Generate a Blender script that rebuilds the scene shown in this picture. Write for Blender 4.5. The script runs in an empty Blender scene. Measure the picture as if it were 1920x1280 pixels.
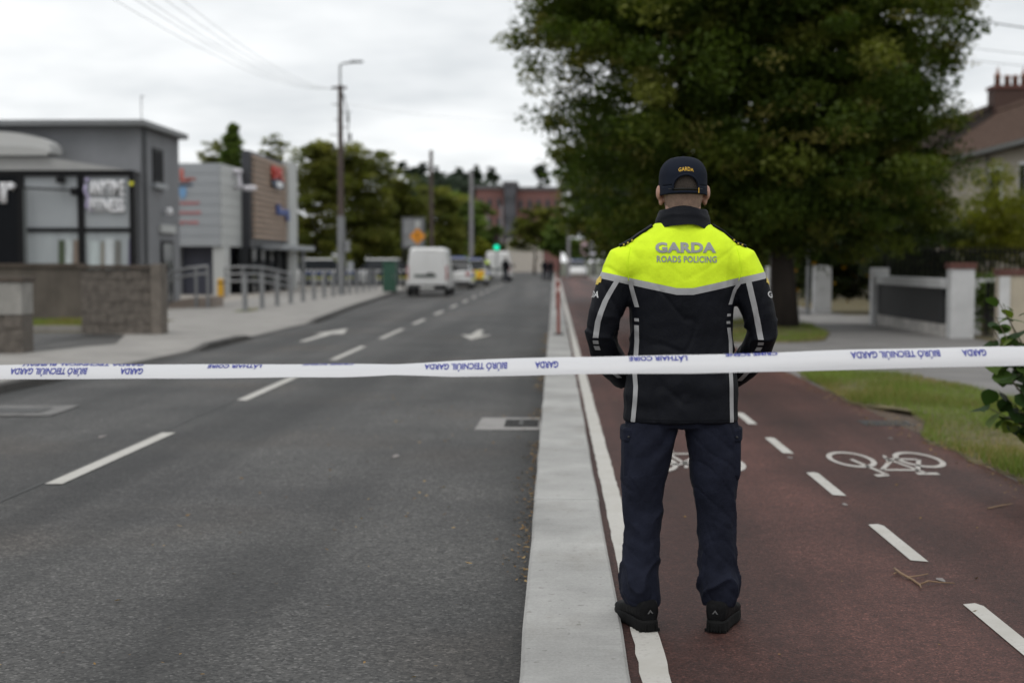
import bpy, bmesh, math, random
import numpy as np
from mathutils import Vector, Matrix, noise
from mathutils.bvhtree import BVHTree

scene = bpy.context.scene
COL = scene.collection
PI = math.pi

# ------------------------------------------------------------------ camera
F = 2666.667                                   # 50 mm on a 36 mm frame, in photo pixels
PITCH = math.atan(150 / F)
YAW = math.atan(80 / F * math.cos(PITCH))
CAMLOC = Vector((0, 0, 1.45))
camd = bpy.data.cameras.new('camera')
cam = bpy.data.objects.new('camera', camd)
COL.objects.link(cam)
cam.location = CAMLOC
cam.rotation_euler = (PI / 2 - PITCH, 0, YAW)
camd.lens = 50; camd.sensor_width = 36
camd.clip_start = 0.1; camd.clip_end = 4000
camd.dof.use_dof = True
camd.dof.focus_distance = 5.45
camd.dof.aperture_fstop = 2.0
camd.dof.aperture_blades = 9
scene.camera = cam

# ------------------------------------------------------------------ world: overcast daylight
SUN_EL, SUN_AZ = math.radians(58), math.radians(-25)
world = bpy.data.worlds.new('World'); scene.world = world
world.use_nodes = True
nt = world.node_tree; nt.nodes.clear()
def N(t, tree=None, **kw):
    n = (tree or nt).nodes.new(t)
    for k, v in kw.items(): setattr(n, k, v)
    return n
out = N('ShaderNodeOutputWorld'); bg = N('ShaderNodeBackground'); bg.inputs['Strength'].default_value = 0.1
sky = N('ShaderNodeTexSky', sky_type='NISHITA', sun_disc=False)
sky.sun_elevation = SUN_EL; sky.sun_rotation = SUN_AZ
tc = N('ShaderNodeTexCoord'); sep = N('ShaderNodeSeparateXYZ')
nt.links.new(tc.outputs['Generated'], sep.inputs[0])
ad = N('ShaderNodeMath', operation='MAXIMUM'); ad.inputs[1].default_value = 0.0
nt.links.new(sep.outputs['Z'], ad.inputs[0])
ad2 = N('ShaderNodeMath', operation='ADD'); ad2.inputs[1].default_value = 0.12
nt.links.new(ad.outputs[0], ad2.inputs[0])
dx = N('ShaderNodeMath', operation='DIVIDE'); dy = N('ShaderNodeMath', operation='DIVIDE')
nt.links.new(sep.outputs['X'], dx.inputs[0]); nt.links.new(ad2.outputs[0], dx.inputs[1])
nt.links.new(sep.outputs['Y'], dy.inputs[0]); nt.links.new(ad2.outputs[0], dy.inputs[1])
cmb = N('ShaderNodeCombineXYZ')
nt.links.new(dx.outputs[0], cmb.inputs[0]); nt.links.new(dy.outputs[0], cmb.inputs[1])
cn = N('ShaderNodeTexNoise'); cn.inputs['Scale'].default_value = 0.75; cn.inputs['Detail'].default_value = 5
cn.inputs['Roughness'].default_value = 0.55
nt.links.new(cmb.outputs[0], cn.inputs['Vector'])
cr = N('ShaderNodeValToRGB')
cr.color_ramp.elements[0].position = 0.34; cr.color_ramp.elements[0].color = (0.635, 0.665, 0.69, 1)
cr.color_ramp.elements[1].position = 0.60; cr.color_ramp.elements[1].color = (0.965, 0.98, 0.985, 1)
nt.links.new(cn.outputs['Fac'], cr.inputs[0])
sc10 = N('ShaderNodeVectorMath', operation='SCALE'); sc10.inputs['Scale'].default_value = 11.2
nt.links.new(cr.outputs[0], sc10.inputs[0])
mx = N('ShaderNodeMix', data_type='RGBA'); mx.inputs['Factor'].default_value = 0.95
nt.links.new(sky.outputs[0], mx.inputs[6]); nt.links.new(sc10.outputs[0], mx.inputs[7])
nt.links.new(mx.outputs[2], bg.inputs['Color']); nt.links.new(bg.outputs[0], out.inputs['Surface'])

sund = bpy.data.lights.new('sun', 'SUN'); sund.energy = 0.9; sund.angle = math.radians(40); sund.color = (1, 0.97, 0.93)
sun = bpy.data.objects.new('sun', sund); COL.objects.link(sun)
sun.location = (0, 0, 60)
sdir = Vector((math.sin(SUN_AZ) * math.cos(SUN_EL), -math.cos(SUN_AZ) * math.cos(SUN_EL), math.sin(SUN_EL)))
sun.rotation_euler = (-sdir).to_track_quat('-Z', 'Y').to_euler()
sky.sun_rotation = math.atan2(sdir.x, sdir.y)

scene.view_settings.view_transform = 'Standard'
scene.view_settings.look = 'None'
scene.view_settings.gamma = 1.0
scene.view_settings.exposure = 0.0
scene.view_settings.use_curve_mapping = False
scene.render.engine = 'CYCLES'
scene.cycles.use_denoising = True
scene.cycles.max_bounces = 6
scene.cycles.diffuse_bounces = 3
scene.cycles.transparent_max_bounces = 8

# ------------------------------------------------------------------ where a photo pixel lies in the place
_fw = Vector((-math.sin(YAW) * math.cos(PITCH), math.cos(YAW) * math.cos(PITCH), -math.sin(PITCH)))
_rt = Vector((math.cos(YAW), math.sin(YAW), 0)); _up = _rt.cross(_fw)
def ray(px, py): return _fw + _rt * ((px - 960) / F) + _up * ((640 - py) / F)
def at(px, py, Y):
    d = ray(px, py); return CAMLOC + d * (Y / d.y)
def G(px, py, z=0.0):
    d = ray(px, py); return CAMLOC + d * ((z - CAMLOC.z) / d.z)
def XX(px, Y): return at(px, 490, Y).x
def ZZ(py, Y, px=1040): return at(px, py, Y).z

# ------------------------------------------------------------------ materials
MATS = {}
def _coords(t, kind='Object'):
    return N('ShaderNodeTexCoord', t).outputs[kind]
def noise_fac(t, vec, scale, detail=4, rough=.55, stretch=None):
    if stretch:
        mp = N('ShaderNodeMapping', t); mp.inputs['Scale'].default_value = stretch
        t.links.new(vec, mp.inputs['Vector']); vec = mp.outputs[0]
    n = N('ShaderNodeTexNoise', t); n.inputs['Scale'].default_value = scale
    n.inputs['Detail'].default_value = detail; n.inputs['Roughness'].default_value = rough
    t.links.new(vec, n.inputs['Vector']); return n.outputs['Fac']
def ramp(t, fac, stops):
    r = N('ShaderNodeValToRGB', t); e = r.color_ramp.elements
    while len(e) < len(stops): e.new(0.5)
    for i, (p, c) in enumerate(stops):
        e[i].position = p; e[i].color = (c[0], c[1], c[2], 1)
    t.links.new(fac, r.inputs[0]); return r.outputs[0]
def mixc(t, a, b, fac, blend='MIX'):
    m = N('ShaderNodeMix', t, data_type='RGBA', blend_type=blend)
    for s, v in ((6, a), (7, b), (0, fac)):
        if isinstance(v, (int, float)): m.inputs[s].default_value = v
        elif isinstance(v, tuple): m.inputs[s].default_value = (*v[:3], 1)
        else: t.links.new(v, m.inputs[s])
    return m.outputs[2]
def bump(t, h, strength, dist=.01, normal=None):
    b = N('ShaderNodeBump', t); b.inputs['Strength'].default_value = strength; b.inputs['Distance'].default_value = dist
    t.links.new(h, b.inputs['Height'])
    if normal: t.links.new(normal, b.inputs['Normal'])
    return b.outputs[0]
def newmat(name):
    m = bpy.data.materials.new(name); m.use_nodes = True
    t = m.node_tree; bs = t.nodes['Principled BSDF']; return m, t, bs
def pm(name, col, rough=.6, var=.12, scale=3.0, bmp=0.0, bscale=40.0, metal=0.0, spec=.5, stretch=None, coat=0.0, sheen=0.0):
    if name in MATS: return MATS[name]
    m, t, bs = newmat(name)
    v = _coords(t)
    f = noise_fac(t, v, scale, 5, .6, stretch)
    lo = tuple(max(0, c * (1 - var)) for c in col); hi = tuple(min(1, c * (1 + var)) for c in col)
    t.links.new(ramp(t, f, [(.3, lo), (.7, hi)]), bs.inputs['Base Color'])
    bs.inputs['Roughness'].default_value = rough; bs.inputs['Metallic'].default_value = metal
    bs.inputs['Specular IOR Level'].default_value = spec
    bs.inputs['Coat Weight'].default_value = coat
    bs.inputs['Sheen Weight'].default_value = sheen
    if bmp: t.links.new(bump(t, noise_fac(t, v, bscale, 4), bmp), bs.inputs['Normal'])
    MATS[name] = m; return m
def emit(name, col, strength):
    m, t, bs = newmat(name)
    bs.inputs['Base Color'].default_value = (*col, 1); bs.inputs['Emission Color'].default_value = (*col, 1)
    bs.inputs['Emission Strength'].default_value = strength
    MATS[name] = m; return m
def glassy(name, col, rough=.08):
    return pm(name, col, rough, .1, 1.0, spec=.3)

def mat_asphalt(name, base, warm=0.0, lo=.34, hi=2.2, cell=85.0):
    m, t, bs = newmat(name); v = _coords(t)
    vo = N('ShaderNodeTexVoronoi', t); vo.inputs['Scale'].default_value = cell
    t.links.new(v, vo.inputs['Vector'])
    sp = N('ShaderNodeSeparateColor', t); t.links.new(vo.outputs['Color'], sp.inputs[0])
    c0 = tuple(b * lo for b in base); c1 = base; c2 = tuple(b * hi for b in base)
    agg = ramp(t, sp.outputs[0], [(0.0, c0), (.5, c1), (.86, tuple(b * 1.15 for b in base)), (1.0, c2)])
    big = ramp(t, noise_fac(t, v, .5, 5, .6), [(.36, (.70, .70, .71)), (.64, (1.24, 1.235, 1.22))])
    lanes = ramp(t, noise_fac(t, v, 1.0, 3, .5, (1.1, .035, 1)), [(.41, (.66, .66, .66)), (.60, (1.36, 1.355, 1.35))])
    mid = ramp(t, noise_fac(t, v, 16, 5, .75), [(.3, (.70, .70, .70)), (.7, (1.28, 1.27, 1.25))])
    c = mixc(t, agg, big, 1.0, 'MULTIPLY'); c = mixc(t, c, lanes, 1.0, 'MULTIPLY'); c = mixc(t, c, mid, 1.0, 'MULTIPLY')
    wf = ramp(t, noise_fac(t, v, .33, 3, .5), [(.52, (0, 0, 0)), (.75, (1, 1, 1))])
    c = mixc(t, c, (1.12, .98, .86), 0, 'MULTIPLY') if not warm else mixc(t, c, mixc(t, c, (1.14, .97, .84), 1.0, 'MULTIPLY'), wf)
    t.links.new(c, bs.inputs['Base Color'])
    bs.inputs['Roughness'].default_value = .62; bs.inputs['Specular IOR Level'].default_value = .28
    h = mixc(t, sp.outputs[1], noise_fac(t, v, 60, 3), .4)
    t.links.new(bump(t, h, .9, .009), bs.inputs['Normal'])
    MATS[name] = m; return m
def mat_concrete(name, base, broom=0.0, stain=.25, spots=True):
    m, t, bs = newmat(name); v = _coords(t)
    big = ramp(t, noise_fac(t, v, 1.1, 6, .62), [(.28, tuple(b * (1 - stain) for b in base)), (.72, tuple(b * (1 + stain * .5) for b in base))])
    fine = ramp(t, noise_fac(t, v, 90, 3, .7), [(.3, (.86, .86, .86)), (.7, (1.1, 1.1, 1.1))])
    c = mixc(t, big, fine, 1.0, 'MULTIPLY')
    br = noise_fac(t, v, 1.0, 3, .6, (3, 160, 3))
    if broom: c = mixc(t, c, ramp(t, br, [(.3, (.9, .9, .9)), (.7, (1.06, 1.06, 1.06))]), 1.0, 'MULTIPLY')
    if spots:
        sp = ramp(t, noise_fac(t, v, 26, 2, .4), [(.70, (1, 1, 1)), (.74, (.45, .43, .40))])
        c = mixc(t, c, sp, .55, 'MULTIPLY')
        st = ramp(t, noise_fac(t, v, 2.3, 4, .6, (1, .5, 1)), [(.55, (1, 1, 1)), (.75, (.8, .78, .75))])
        c = mixc(t, c, st, 1.0, 'MULTIPLY')
    t.links.new(c, bs.inputs['Base Color']); bs.inputs['Roughness'].default_value = .85
    n = bump(t, br if broom else noise_fac(t, v, 60, 4), .25, .004)
    t.links.new(n, bs.inputs['Normal']); MATS[name] = m; return m
def mat_paint(name, base=(.50, .485, .455), wear=.8):
    m, t, bs = newmat(name); v = _coords(t)
    f = noise_fac(t, v, 55, 5, .75); g = noise_fac(t, v, 3.5, 4, .6)
    mulf = N('ShaderNodeMath', t, operation='MULTIPLY_ADD'); mulf.inputs[1].default_value = .45
    t.links.new(g, mulf.inputs[0]); t.links.new(f, mulf.inputs[2])
    w = ramp(t, mulf.outputs[0], [(.78, (0, 0, 0)), (.98, (wear, wear, wear))])
    c = mixc(t, base, (.24, .22, .2), w)
    c = mixc(t, c, ramp(t, g, [(.3, (.84, .83, .8)), (.7, (1.03, 1.03, 1.03))]), 1.0, 'MULTIPLY')
    t.links.new(c, bs.inputs['Base Color']); bs.inputs['Roughness'].default_value = .7
    t.links.new(bump(t, f, .3, .003), bs.inputs['Normal']); MATS[name] = m; return m
def mat_leaf(name, stops, trans=.3, rough=.5, rnd=False):
    m, t, bs = newmat(name)
    if rnd: fac = N('ShaderNodeObjectInfo', t).outputs['Random']
    else:
        a = N('ShaderNodeAttribute', t); a.attribute_name = 'tint'; fac = a.outputs['Fac']
    c = ramp(t, fac, stops)
    t.links.new(c, bs.inputs['Base Color']); bs.inputs['Roughness'].default_value = rough
    bs.inputs['Specular IOR Level'].default_value = .15
    tr = N('ShaderNodeBsdfTranslucent', t); t.links.new(mixc(t, c, (1.1, 1.25, .5), 1.0, 'MULTIPLY'), tr.inputs['Color'])
    ms = N('ShaderNodeMixShader', t); ms.inputs[0].default_value = trans
    t.links.new(bs.outputs[0], ms.inputs[1]); t.links.new(tr.outputs[0], ms.inputs[2])
    t.links.new(ms.outputs[0], t.nodes['Material Output'].inputs['Surface'])
    MATS[name] = m; return m
def mat_fabric(name, col, rough=.75, var=.15, weave=700, wr=.25, sheen=.0, emitlike=None):
    m, t, bs = newmat(name); v = _coords(t)
    f = noise_fac(t, v, 9, 5, .6)
    c = ramp(t, f, [(.3, tuple(x * (1 - var) for x in col)), (.7, tuple(min(1, x * (1 + var)) for x in col))])
    t.links.new(c, bs.inputs['Base Color']); bs.inputs['Roughness'].default_value = rough
    bs.inputs['Specular IOR Level'].default_value = .12
    bs.inputs['Sheen Weight'].default_value = sheen
    b1 = bump(t, noise_fac(t, v, weave, 2), .12, .002)
    b2 = bump(t, noise_fac(t, v, 14, 6, .62, (1, 1, .7)), wr, .02, b1)
    t.links.new(b2, bs.inputs['Normal']); MATS[name] = m; return m

# ------------------------------------------------------------------ mesh helpers
ROOT = {}
def tag(o, label=None, cat=None, group=None, kind=None):
    if label: o['label'] = label
    if cat: o['category'] = cat
    if group: o['group'] = group
    if kind: o['kind'] = kind
    return o
def thing(name, label, cat, loc=(0, 0, 0), group=None):
    o = bpy.data.objects.new(name, None); COL.objects.link(o)
    o.location = loc; o.empty_display_size = .2; ROOT[o.name] = Vector(loc)
    return tag(o, label, cat, group)
def link_mesh(name, me, mat=None, parent=None, local=False):
    o = bpy.data.objects.new(name, me); COL.objects.link(o)
    if mat and not me.materials: me.materials.append(mat)
    if parent is not None:
        o.parent = parent
        base = ROOT.get(parent.name, Vector((0, 0, 0)))
        if not local and base.length > 0:
            me.transform(Matrix.Translation(-base))
        ROOT[o.name] = base
    else: ROOT[o.name] = Vector((0, 0, 0))
    return o
class MB:
    def __init__(s): s.v = []; s.f = []
    def add(s, vs, fs):
        n = len(s.v); s.v += [tuple(p) for p in vs]; s.f += [tuple(i + n for i in f) for f in fs]; return s
    def box(s, x0, y0, z0, x1, y1, z1):
        if x0 > x1: x0, x1 = x1, x0
        if y0 > y1: y0, y1 = y1, y0
        if z0 > z1: z0, z1 = z1, z0
        return s.add([(x0,y0,z0),(x1,y0,z0),(x1,y1,z0),(x0,y1,z0),(x0,y0,z1),(x1,y0,z1),(x1,y1,z1),(x0,y1,z1)],
                     [(0,3,2,1),(4,5,6,7),(0,1,5,4),(1,2,6,5),(2,3,7,6),(3,0,4,7)])
    def cbox(s, cx, cy, cz, sx, sy, sz): return s.box(cx-sx/2, cy-sy/2, cz-sz/2, cx+sx/2, cy+sy/2, cz+sz/2)
    def quad(s, *p): return s.add(p, [tuple(range(len(p)))])
    def loft(s, rings, cap=True):
        n = len(rings[0]); vs = [p for r in rings for p in r]; fs = []
        for i in range(len(rings) - 1):
            for j in range(n):
                a, b = i*n + j, i*n + (j+1) % n
                fs.append((a, b, b + n, a + n))
        if cap: fs.append(tuple(range(n))[::-1]); fs.append(tuple(range((len(rings)-1)*n, len(rings)*n)))
        return s.add(vs, fs)
    def tube(s, pts, r, n=8, sx=1.0, cap=True):
        pts = [Vector(p) for p in pts]; rs = r if isinstance(r, (list, tuple)) else [r]*len(pts)
        rings = []; prev = None
        for i, p in enumerate(pts):
            d = (pts[min(i+1, len(pts)-1)] - pts[max(i-1, 0)]).normalized()
            if prev is None:
                a = Vector((1, 0, 0)) if abs(d.x) < .9 else Vector((0, 1, 0))
                u = (a - d * a.dot(d)).normalized()
            else: u = (prev - d * prev.dot(d)).normalized()
            w = d.cross(u); prev = u
            rings.append([p + u*(math.cos(2*PI*k/n)*rs[i]*sx) + w*(math.sin(2*PI*k/n)*rs[i]) for k in range(n)])
        return s.loft(rings, cap)
    def lathe(s, prof, c=(0, 0, 0), n=16):
        return s.loft([[(c[0]+r*math.cos(2*PI*k/n), c[1]+r*math.sin(2*PI*k/n), c[2]+z) for k in range(n)] for r, z in prof])
    def prism(s, pts, a0, a1, axis='y'):
        def P(u, w, a): return {'y': (u, a, w), 'x': (a, u, w), 'z': (u, w, a)}[axis]
        return s.loft([[P(u, w, a0) for u, w in pts], [P(u, w, a1) for u, w in pts]])
    def ball(s, c, r, n=14, m=9):
        r = r if isinstance(r, (tuple, list)) else (r, r, r)
        rings = []
        for i in range(m + 1):
            ph = -PI/2 + PI*(i + .02)/(m + .04)
            rings.append([(c[0]+r[0]*math.cos(ph)*math.cos(2*PI*k/n), c[1]+r[1]*math.cos(ph)*math.sin(2*PI*k/n), c[2]+r[2]*math.sin(ph)) for k in range(n)])
        return s.loft(rings)
    def xform(s, M):
        s.v = [tuple(M @ Vector(p)) for p in s.v]; return s
    def mesh(s, name, fix=True):
        me = bpy.data.meshes.new(name); me.from_pydata(s.v, [], s.f); me.update()
        if fix:
            bm = bmesh.new(); bm.from_mesh(me); bmesh.ops.recalc_face_normals(bm, faces=bm.faces); bm.to_mesh(me); bm.free()
        return me
    def build(s, name, mat, parent=None, smooth=False, bevel=0, kind=None, seg=2):
        me = s.mesh(name); o = link_mesh(name, me, mat, parent)
        if smooth: me.polygons.foreach_set('use_smooth', [True]*len(me.polygons))
        if bevel:
            b = o.modifiers.new('bevel', 'BEVEL'); b.width = bevel; b.segments = seg; b.limit_method = 'ANGLE'
            b.harden_normals = False
        if kind: o['kind'] = kind
        return o
def fixed(o):
    """sheet meshes must face up"""
    me = o.data; bm = bmesh.new(); bm.from_mesh(me)
    for f in bm.faces:
        if f.normal.z < 0: f.normal_flip()
    bm.to_mesh(me); bm.free(); return o
def evaluated(me, mods):
    o = bpy.data.objects.new('tmp', me); COL.objects.link(o)
    for typ, kw in mods:
        m = o.modifiers.new(typ, typ)
        for k, v in kw.items(): setattr(m, k, v)
    bpy.context.view_layer.update()
    dg = bpy.context.evaluated_depsgraph_get()
    r = bpy.data.meshes.new_from_object(o.evaluated_get(dg))
    bpy.data.objects.remove(o); return r
def remesh(mb, voxel, it=6, fac=.5):
    return evaluated(mb.mesh('tmp'), [('REMESH', dict(mode='VOXEL', voxel_size=voxel)), ('SMOOTH', dict(iterations=it, factor=fac))])
def smooth_all(me): me.polygons.foreach_set('use_smooth', [True]*len(me.polygons)); return me
def copy_tree(o, parent=None):
    c = o.copy(); COL.objects.link(c)
    if parent is not None:
        c.parent = parent; c.matrix_parent_inverse = o.matrix_parent_inverse.copy()
    for ch in list(o.children): copy_tree(ch, c)
    return c
def text_mesh(body, height, width=None, bold=.0, spacing=1.0, maxedge=None):
    """flat lettering in the XY plane, centred on the origin, cap height = height"""
    cu = bpy.data.curves.new('lettering', 'FONT'); cu.body = body; cu.size = 1.0; cu.offset = bold; cu.space_character = spacing
    cu.align_x = 'CENTER'; cu.resolution_u = 3
    me = evaluated_curve(cu)
    co = np.array([v.co[:] for v in me.vertices])
    mn, mxx = co.min(0), co.max(0)
    s = height / (0.73 if not width else (mxx[1] - mn[1]))
    sxv = (width / (mxx[0] - mn[0])) if width else s
    co[:, 0] = (co[:, 0] - (mn[0] + mxx[0]) / 2) * sxv; co[:, 1] = (co[:, 1] - (mn[1] + mxx[1]) / 2) * s
    me.vertices.foreach_set('co', co.ravel())
    bm = bmesh.new(); bm.from_mesh(me); bmesh.ops.triangulate(bm, faces=bm.faces)
    bmesh.ops.remove_doubles(bm, verts=bm.verts, dist=1e-6)
    if maxedge:
        for _ in range(4):
            es = [e for e in bm.edges if e.calc_length() > maxedge]
            if not es: break
            bmesh.ops.subdivide_edges(bm, edges=es, cuts=1)
            bmesh.ops.triangulate(bm, faces=[f for f in bm.faces if len(f.verts) > 3])
    bm.to_mesh(me); bm.free(); me.materials.clear(); me.update()
    return me
def evaluated_curve(cu):
    o = bpy.data.objects.new('tmp', cu); COL.objects.link(o)
    bpy.context.view_layer.update()
    dg = bpy.context.evaluated_depsgraph_get()
    r = bpy.data.meshes.new_from_object(o.evaluated_get(dg)); bpy.data.objects.remove(o); return r
def map_mesh(me, fn):
    co = [fn(Vector(v.co)) for v in me.vertices]
    me.vertices.foreach_set('co', [c for p in co for c in p]); me.update(); return me
def sign_text(body, height, width, place, mat, parent, depth=.03, bold=.02, name='lettering'):
    """raised letters; place(u, v, w) -> world"""
    me = text_mesh(body, height, width, bold)
    bm = bmesh.new(); bm.from_mesh(me)
    r = bmesh.ops.extrude_face_region(bm, geom=list(bm.faces))
    for e in r['geom']:
        if isinstance(e, bmesh.types.BMVert): e.co.z += depth
    bmesh.ops.recalc_face_normals(bm, faces=bm.faces); bm.to_mesh(me); bm.free()
    map_mesh(me, lambda c: place(c.x, c.y, c.z))
    return link_mesh(name, me, mat, parent)

# ------------------------------------------------------------------ foliage
def raw_mesh(name, co, faces_n, tint=None):
    """co: (n*k,3) with k verts per face"""
    me = bpy.data.meshes.new(name); nv = len(co); nf = nv // faces_n
    me.vertices.add(nv); me.vertices.foreach_set('co', co.astype(np.float32).ravel())
    me.loops.add(nv); me.loops.foreach_set('vertex_index', np.arange(nv, dtype=np.int32))
    me.polygons.add(nf); me.polygons.foreach_set('loop_start', np.arange(0, nv, faces_n, dtype=np.int32))
    if tint is not None:
        a = me.attributes.new('tint', 'FLOAT', 'FACE'); a.data.foreach_set('value', tint.astype(np.float32))
    me.update(calc_edges=True); return me
def leaf_quads(P, L, W, rng, up=.5, tint=None, droop=0.0):
    n = len(P)
    nrm = rng.normal(size=(n, 3)); nrm[:, 2] = np.abs(nrm[:, 2]) + up
    nrm /= np.linalg.norm(nrm, axis=1)[:, None]
    d = rng.normal(size=(n, 3)); d[:, 2] -= droop
    d -= nrm * (d * nrm).sum(1)[:, None]; d /= np.linalg.norm(d, axis=1)[:, None] + 1e-9
    s = np.cross(nrm, d)
    l = (L * rng.uniform(.65, 1.25, n))[:, None]; w = (W * rng.uniform(.65, 1.25, n))[:, None]
    q = np.empty((n, 4, 3))
    q[:, 0] = P - d*l*.5; q[:, 1] = P + s*w*.5 - d*l*.08; q[:, 2] = P + d*l*.5; q[:, 3] = P - s*w*.5 - d*l*.08
    return q.reshape(-1, 3)
def clump_points(centres, radii, per, rng, squash=.55):
    n = len(centres)
    off = rng.normal(size=(n, per, 3)); off /= np.linalg.norm(off, axis=2)[:, :, None]
    off *= (rng.uniform(0, 1, (n, per)) ** .45)[:, :, None]
    off[:, :, 2] *= squash
    P = centres[:, None, :] + off * radii[:, None, None]
    return P.reshape(-1, 3)
def crown_centres(lobes, n, rng, shell=.35):
    """points in a union of ellipsoids (cx,cy,cz,rx,ry,rz,weight), mostly near the outside"""
    out = []; w = np.array([l[6] for l in lobes], float); w /= w.sum()
    for l, k in zip(lobes, rng.multinomial(n, w)):
        d = rng.normal(size=(k, 3)); d /= np.linalg.norm(d, axis=1)[:, None]
        r = 1 - shell * rng.uniform(0, 1, k) ** 1.5 * 1.6; r = np.clip(r, .25, 1.0) * rng.uniform(.90, 1.03, k)
        out.append(np.array(l[:3]) + d * r[:, None] * np.array(l[3:6]))
    return np.concatenate(out)
def foliage(name, mat, parent, lobes, nclump, per, crad, L, W, seed, zmin=None, shell=.35, up=.5, kind=None, tvar=.25, droop=0.0):
    rng = np.random.default_rng(seed)
    C = crown_centres(lobes, nclump, rng, shell)
    R = crad * rng.uniform(.6, 1.4, len(C))
    P = clump_points(C, R, per, rng)
    ct = np.clip(rng.normal(.45, tvar, len(C)), 0, 1)
    T = np.clip(np.repeat(ct, per) + rng.normal(0, .07, len(P)), 0, 1)
    if zmin is not None:
        k = P[:, 2] > zmin + .35*np.sin(P[:, 0]*1.7) + .2*np.sin(P[:, 0]*4.1 + P[:, 1]); P = P[k]; T = T[k]
    me = raw_mesh(name, leaf_quads(P, L, W, rng, up, droop=droop), 4, T)
    o = link_mesh(name, me, mat, parent)
    if kind: o['kind'] = kind
    return o
# ------------------------------------------------------------------ palette
asphalt = mat_asphalt('asphalt', (.051, .0498, .0485), warm=1)
asphalt_old = mat_asphalt('asphalt_old', (.075, .073, .07))
trackmat = mat_asphalt('red_track', (.078, .034, .028), lo=.42, hi=2.2, cell=150)
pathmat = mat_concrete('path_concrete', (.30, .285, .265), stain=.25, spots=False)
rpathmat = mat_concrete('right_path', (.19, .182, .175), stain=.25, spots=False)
forecourt = mat_concrete('forecourt', (.34, .31, .275), stain=.25, spots=False)
stripmat = mat_concrete('island_concrete', (.37, .365, .35), broom=1, stain=.34)
kerbmat = mat_concrete('kerb_stone', (.085, .08, .075), stain=.35, spots=False)
white_paint = mat_paint('white_paint')
old_paint = mat_paint('worn_paint', (.46, .435, .41), .75)
soil = pm('soil', (.12, .10, .05), .95, .45, 6, .6, 60)
landm = pm('land', (.07, .075, .05), .95, .3, .05)
iron = pm('cast_iron', (.045, .044, .042), .6, .25, 20, .2, 80)
steel = pm('grey_steel', (.24, .245, .25), .5, .1, 4, metal=.3)
dark = pm('black_frame', (.010, .010, .011), .5, .1, spec=.15)
render_grey = pm('grey_render', (.215, .22, .232), .85, .10, 1.2, .15, 60)
clad_grey = pm('grey_cladding', (.30, .315, .33), .5, .05, .8)
clad_light = pm('light_cladding', (.44, .45, .44), .5, .05, .8)
white_pl = pm('white_render', (.52, .52, .52), .8, .12, 2.5, .15, 50)
white_sm = pm('white_letters', (.8, .8, .82), .4, .03)
brickm = pm('red_brick', (.17, .065, .045), .85, .25, 25, .2, 60)
rust = pm('brick_cap', (.12, .05, .04), .85, .25, 18, .2, 60)
bark = pm('bark', (.028, .021, .016), .9, .35, 7, .8, 26, stretch=(1, 1, .25))

# ------------------------------------------------------------------ ground
def struct(name, mb, mat, kind='structure'):
    o = mb.build(name, mat); o['kind'] = kind; return o
TZ, RZ = 0.0, -0.07
def sheet(name, pts, z, mat):
    m = MB(); m.quad(*[(x, y, z) for x, y in pts]); return fixed(tag(m.build(name, mat), kind='structure'))
sheet('ground', [(-1500, -300), (1500, -300), (1500, 2500), (-1500, 2500)], -0.16, landm)

KP = [(-12, -6.75), (5, -6.6), (16.4, -6.4), (24.3, -6.0), (35.6, -5.9), (46, -6.5), (68, -7.5), (120, -7.8), (300, -8.0)]
def kx(y):
    for (a, xa), (b, xb) in zip(KP, KP[1:]):
        if y <= b: return xa + (xb - xa) * (y - a) / (b - a)
    return KP[-1][1]
def drop(y):
    """the two dropped entries in the footpath edge"""
    def bumpf(a, b, w=.9):
        return max(0, min(1, (y - a) / w, (b - y) / w))
    return max(bumpf(17.6, 24.6), bumpf(27.2, 35.4))
ys = [-12 + .5 * i for i in range(0, 170)] + list(range(74, 301, 8))
rd = MB()
vs = []
for y in ys: vs += [(kx(y), y, RZ), (-3.25, y, RZ + .02), (-.12, y, RZ)]
rd.add(vs, [(3*i+j, 3*i+j+1, 3*i+j+4, 3*i+j+3) for i in range(len(ys)-1) for j in (0, 1)])
road = fixed(struct('road', rd, asphalt))
def roadz(x): return RZ + .02 * max(0, 1 - abs(x + 3.25) / 3.1)
def paint_quad(name, pts, mat, parent, zoff=.004, zf=None):
    m = MB(); m.quad(*[(x, y, (zf(x) if zf else TZ) + zoff) for x, y in pts])
    return fixed(m.build(name, mat, parent))
# centre line of the road
for i, (a, b) in enumerate([(3.5, 6.3), (9.42, 12.3), (15.2, 18.35), (21.5, 25.0), (27.5, 31.5)] + [(33.9 + 6.1*k, 36.8 + 6.1*k) for k in range(10)]):
    m = MB(); yy = np.linspace(a, b, 6)
    m.add([p for y in yy for p in ((-3.435, y, roadz(-3.42) + .006), (-3.315, y, roadz(-3.32) + .006))], [(2*k, 2*k+1, 2*k+3, 2*k+2) for k in range(5)])
    fixed(m.build('centre_dash', white_paint, road))
tar = pm('tar_seam', (.028, .027, .026), .6, .3, 6)
for a, b, x in ((-8, 30, -3.47), (30, 120, -3.47)):
    m = MB(); yy = np.arange(a, b, .4); r = random.Random(3); vs = []
    for y in yy:
        e = r.uniform(-.006, .006); vs += [(x+e-.012, y, roadz(x)+.003), (x+e+.012+r.uniform(0, .006), y, roadz(x)+.003)]
    m.add(vs, [(2*k, 2*k+1, 2*k+3, 2*k+2) for k in range(len(yy)-1)]); fixed(m.build('lane_seam', tar, road))
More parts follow.
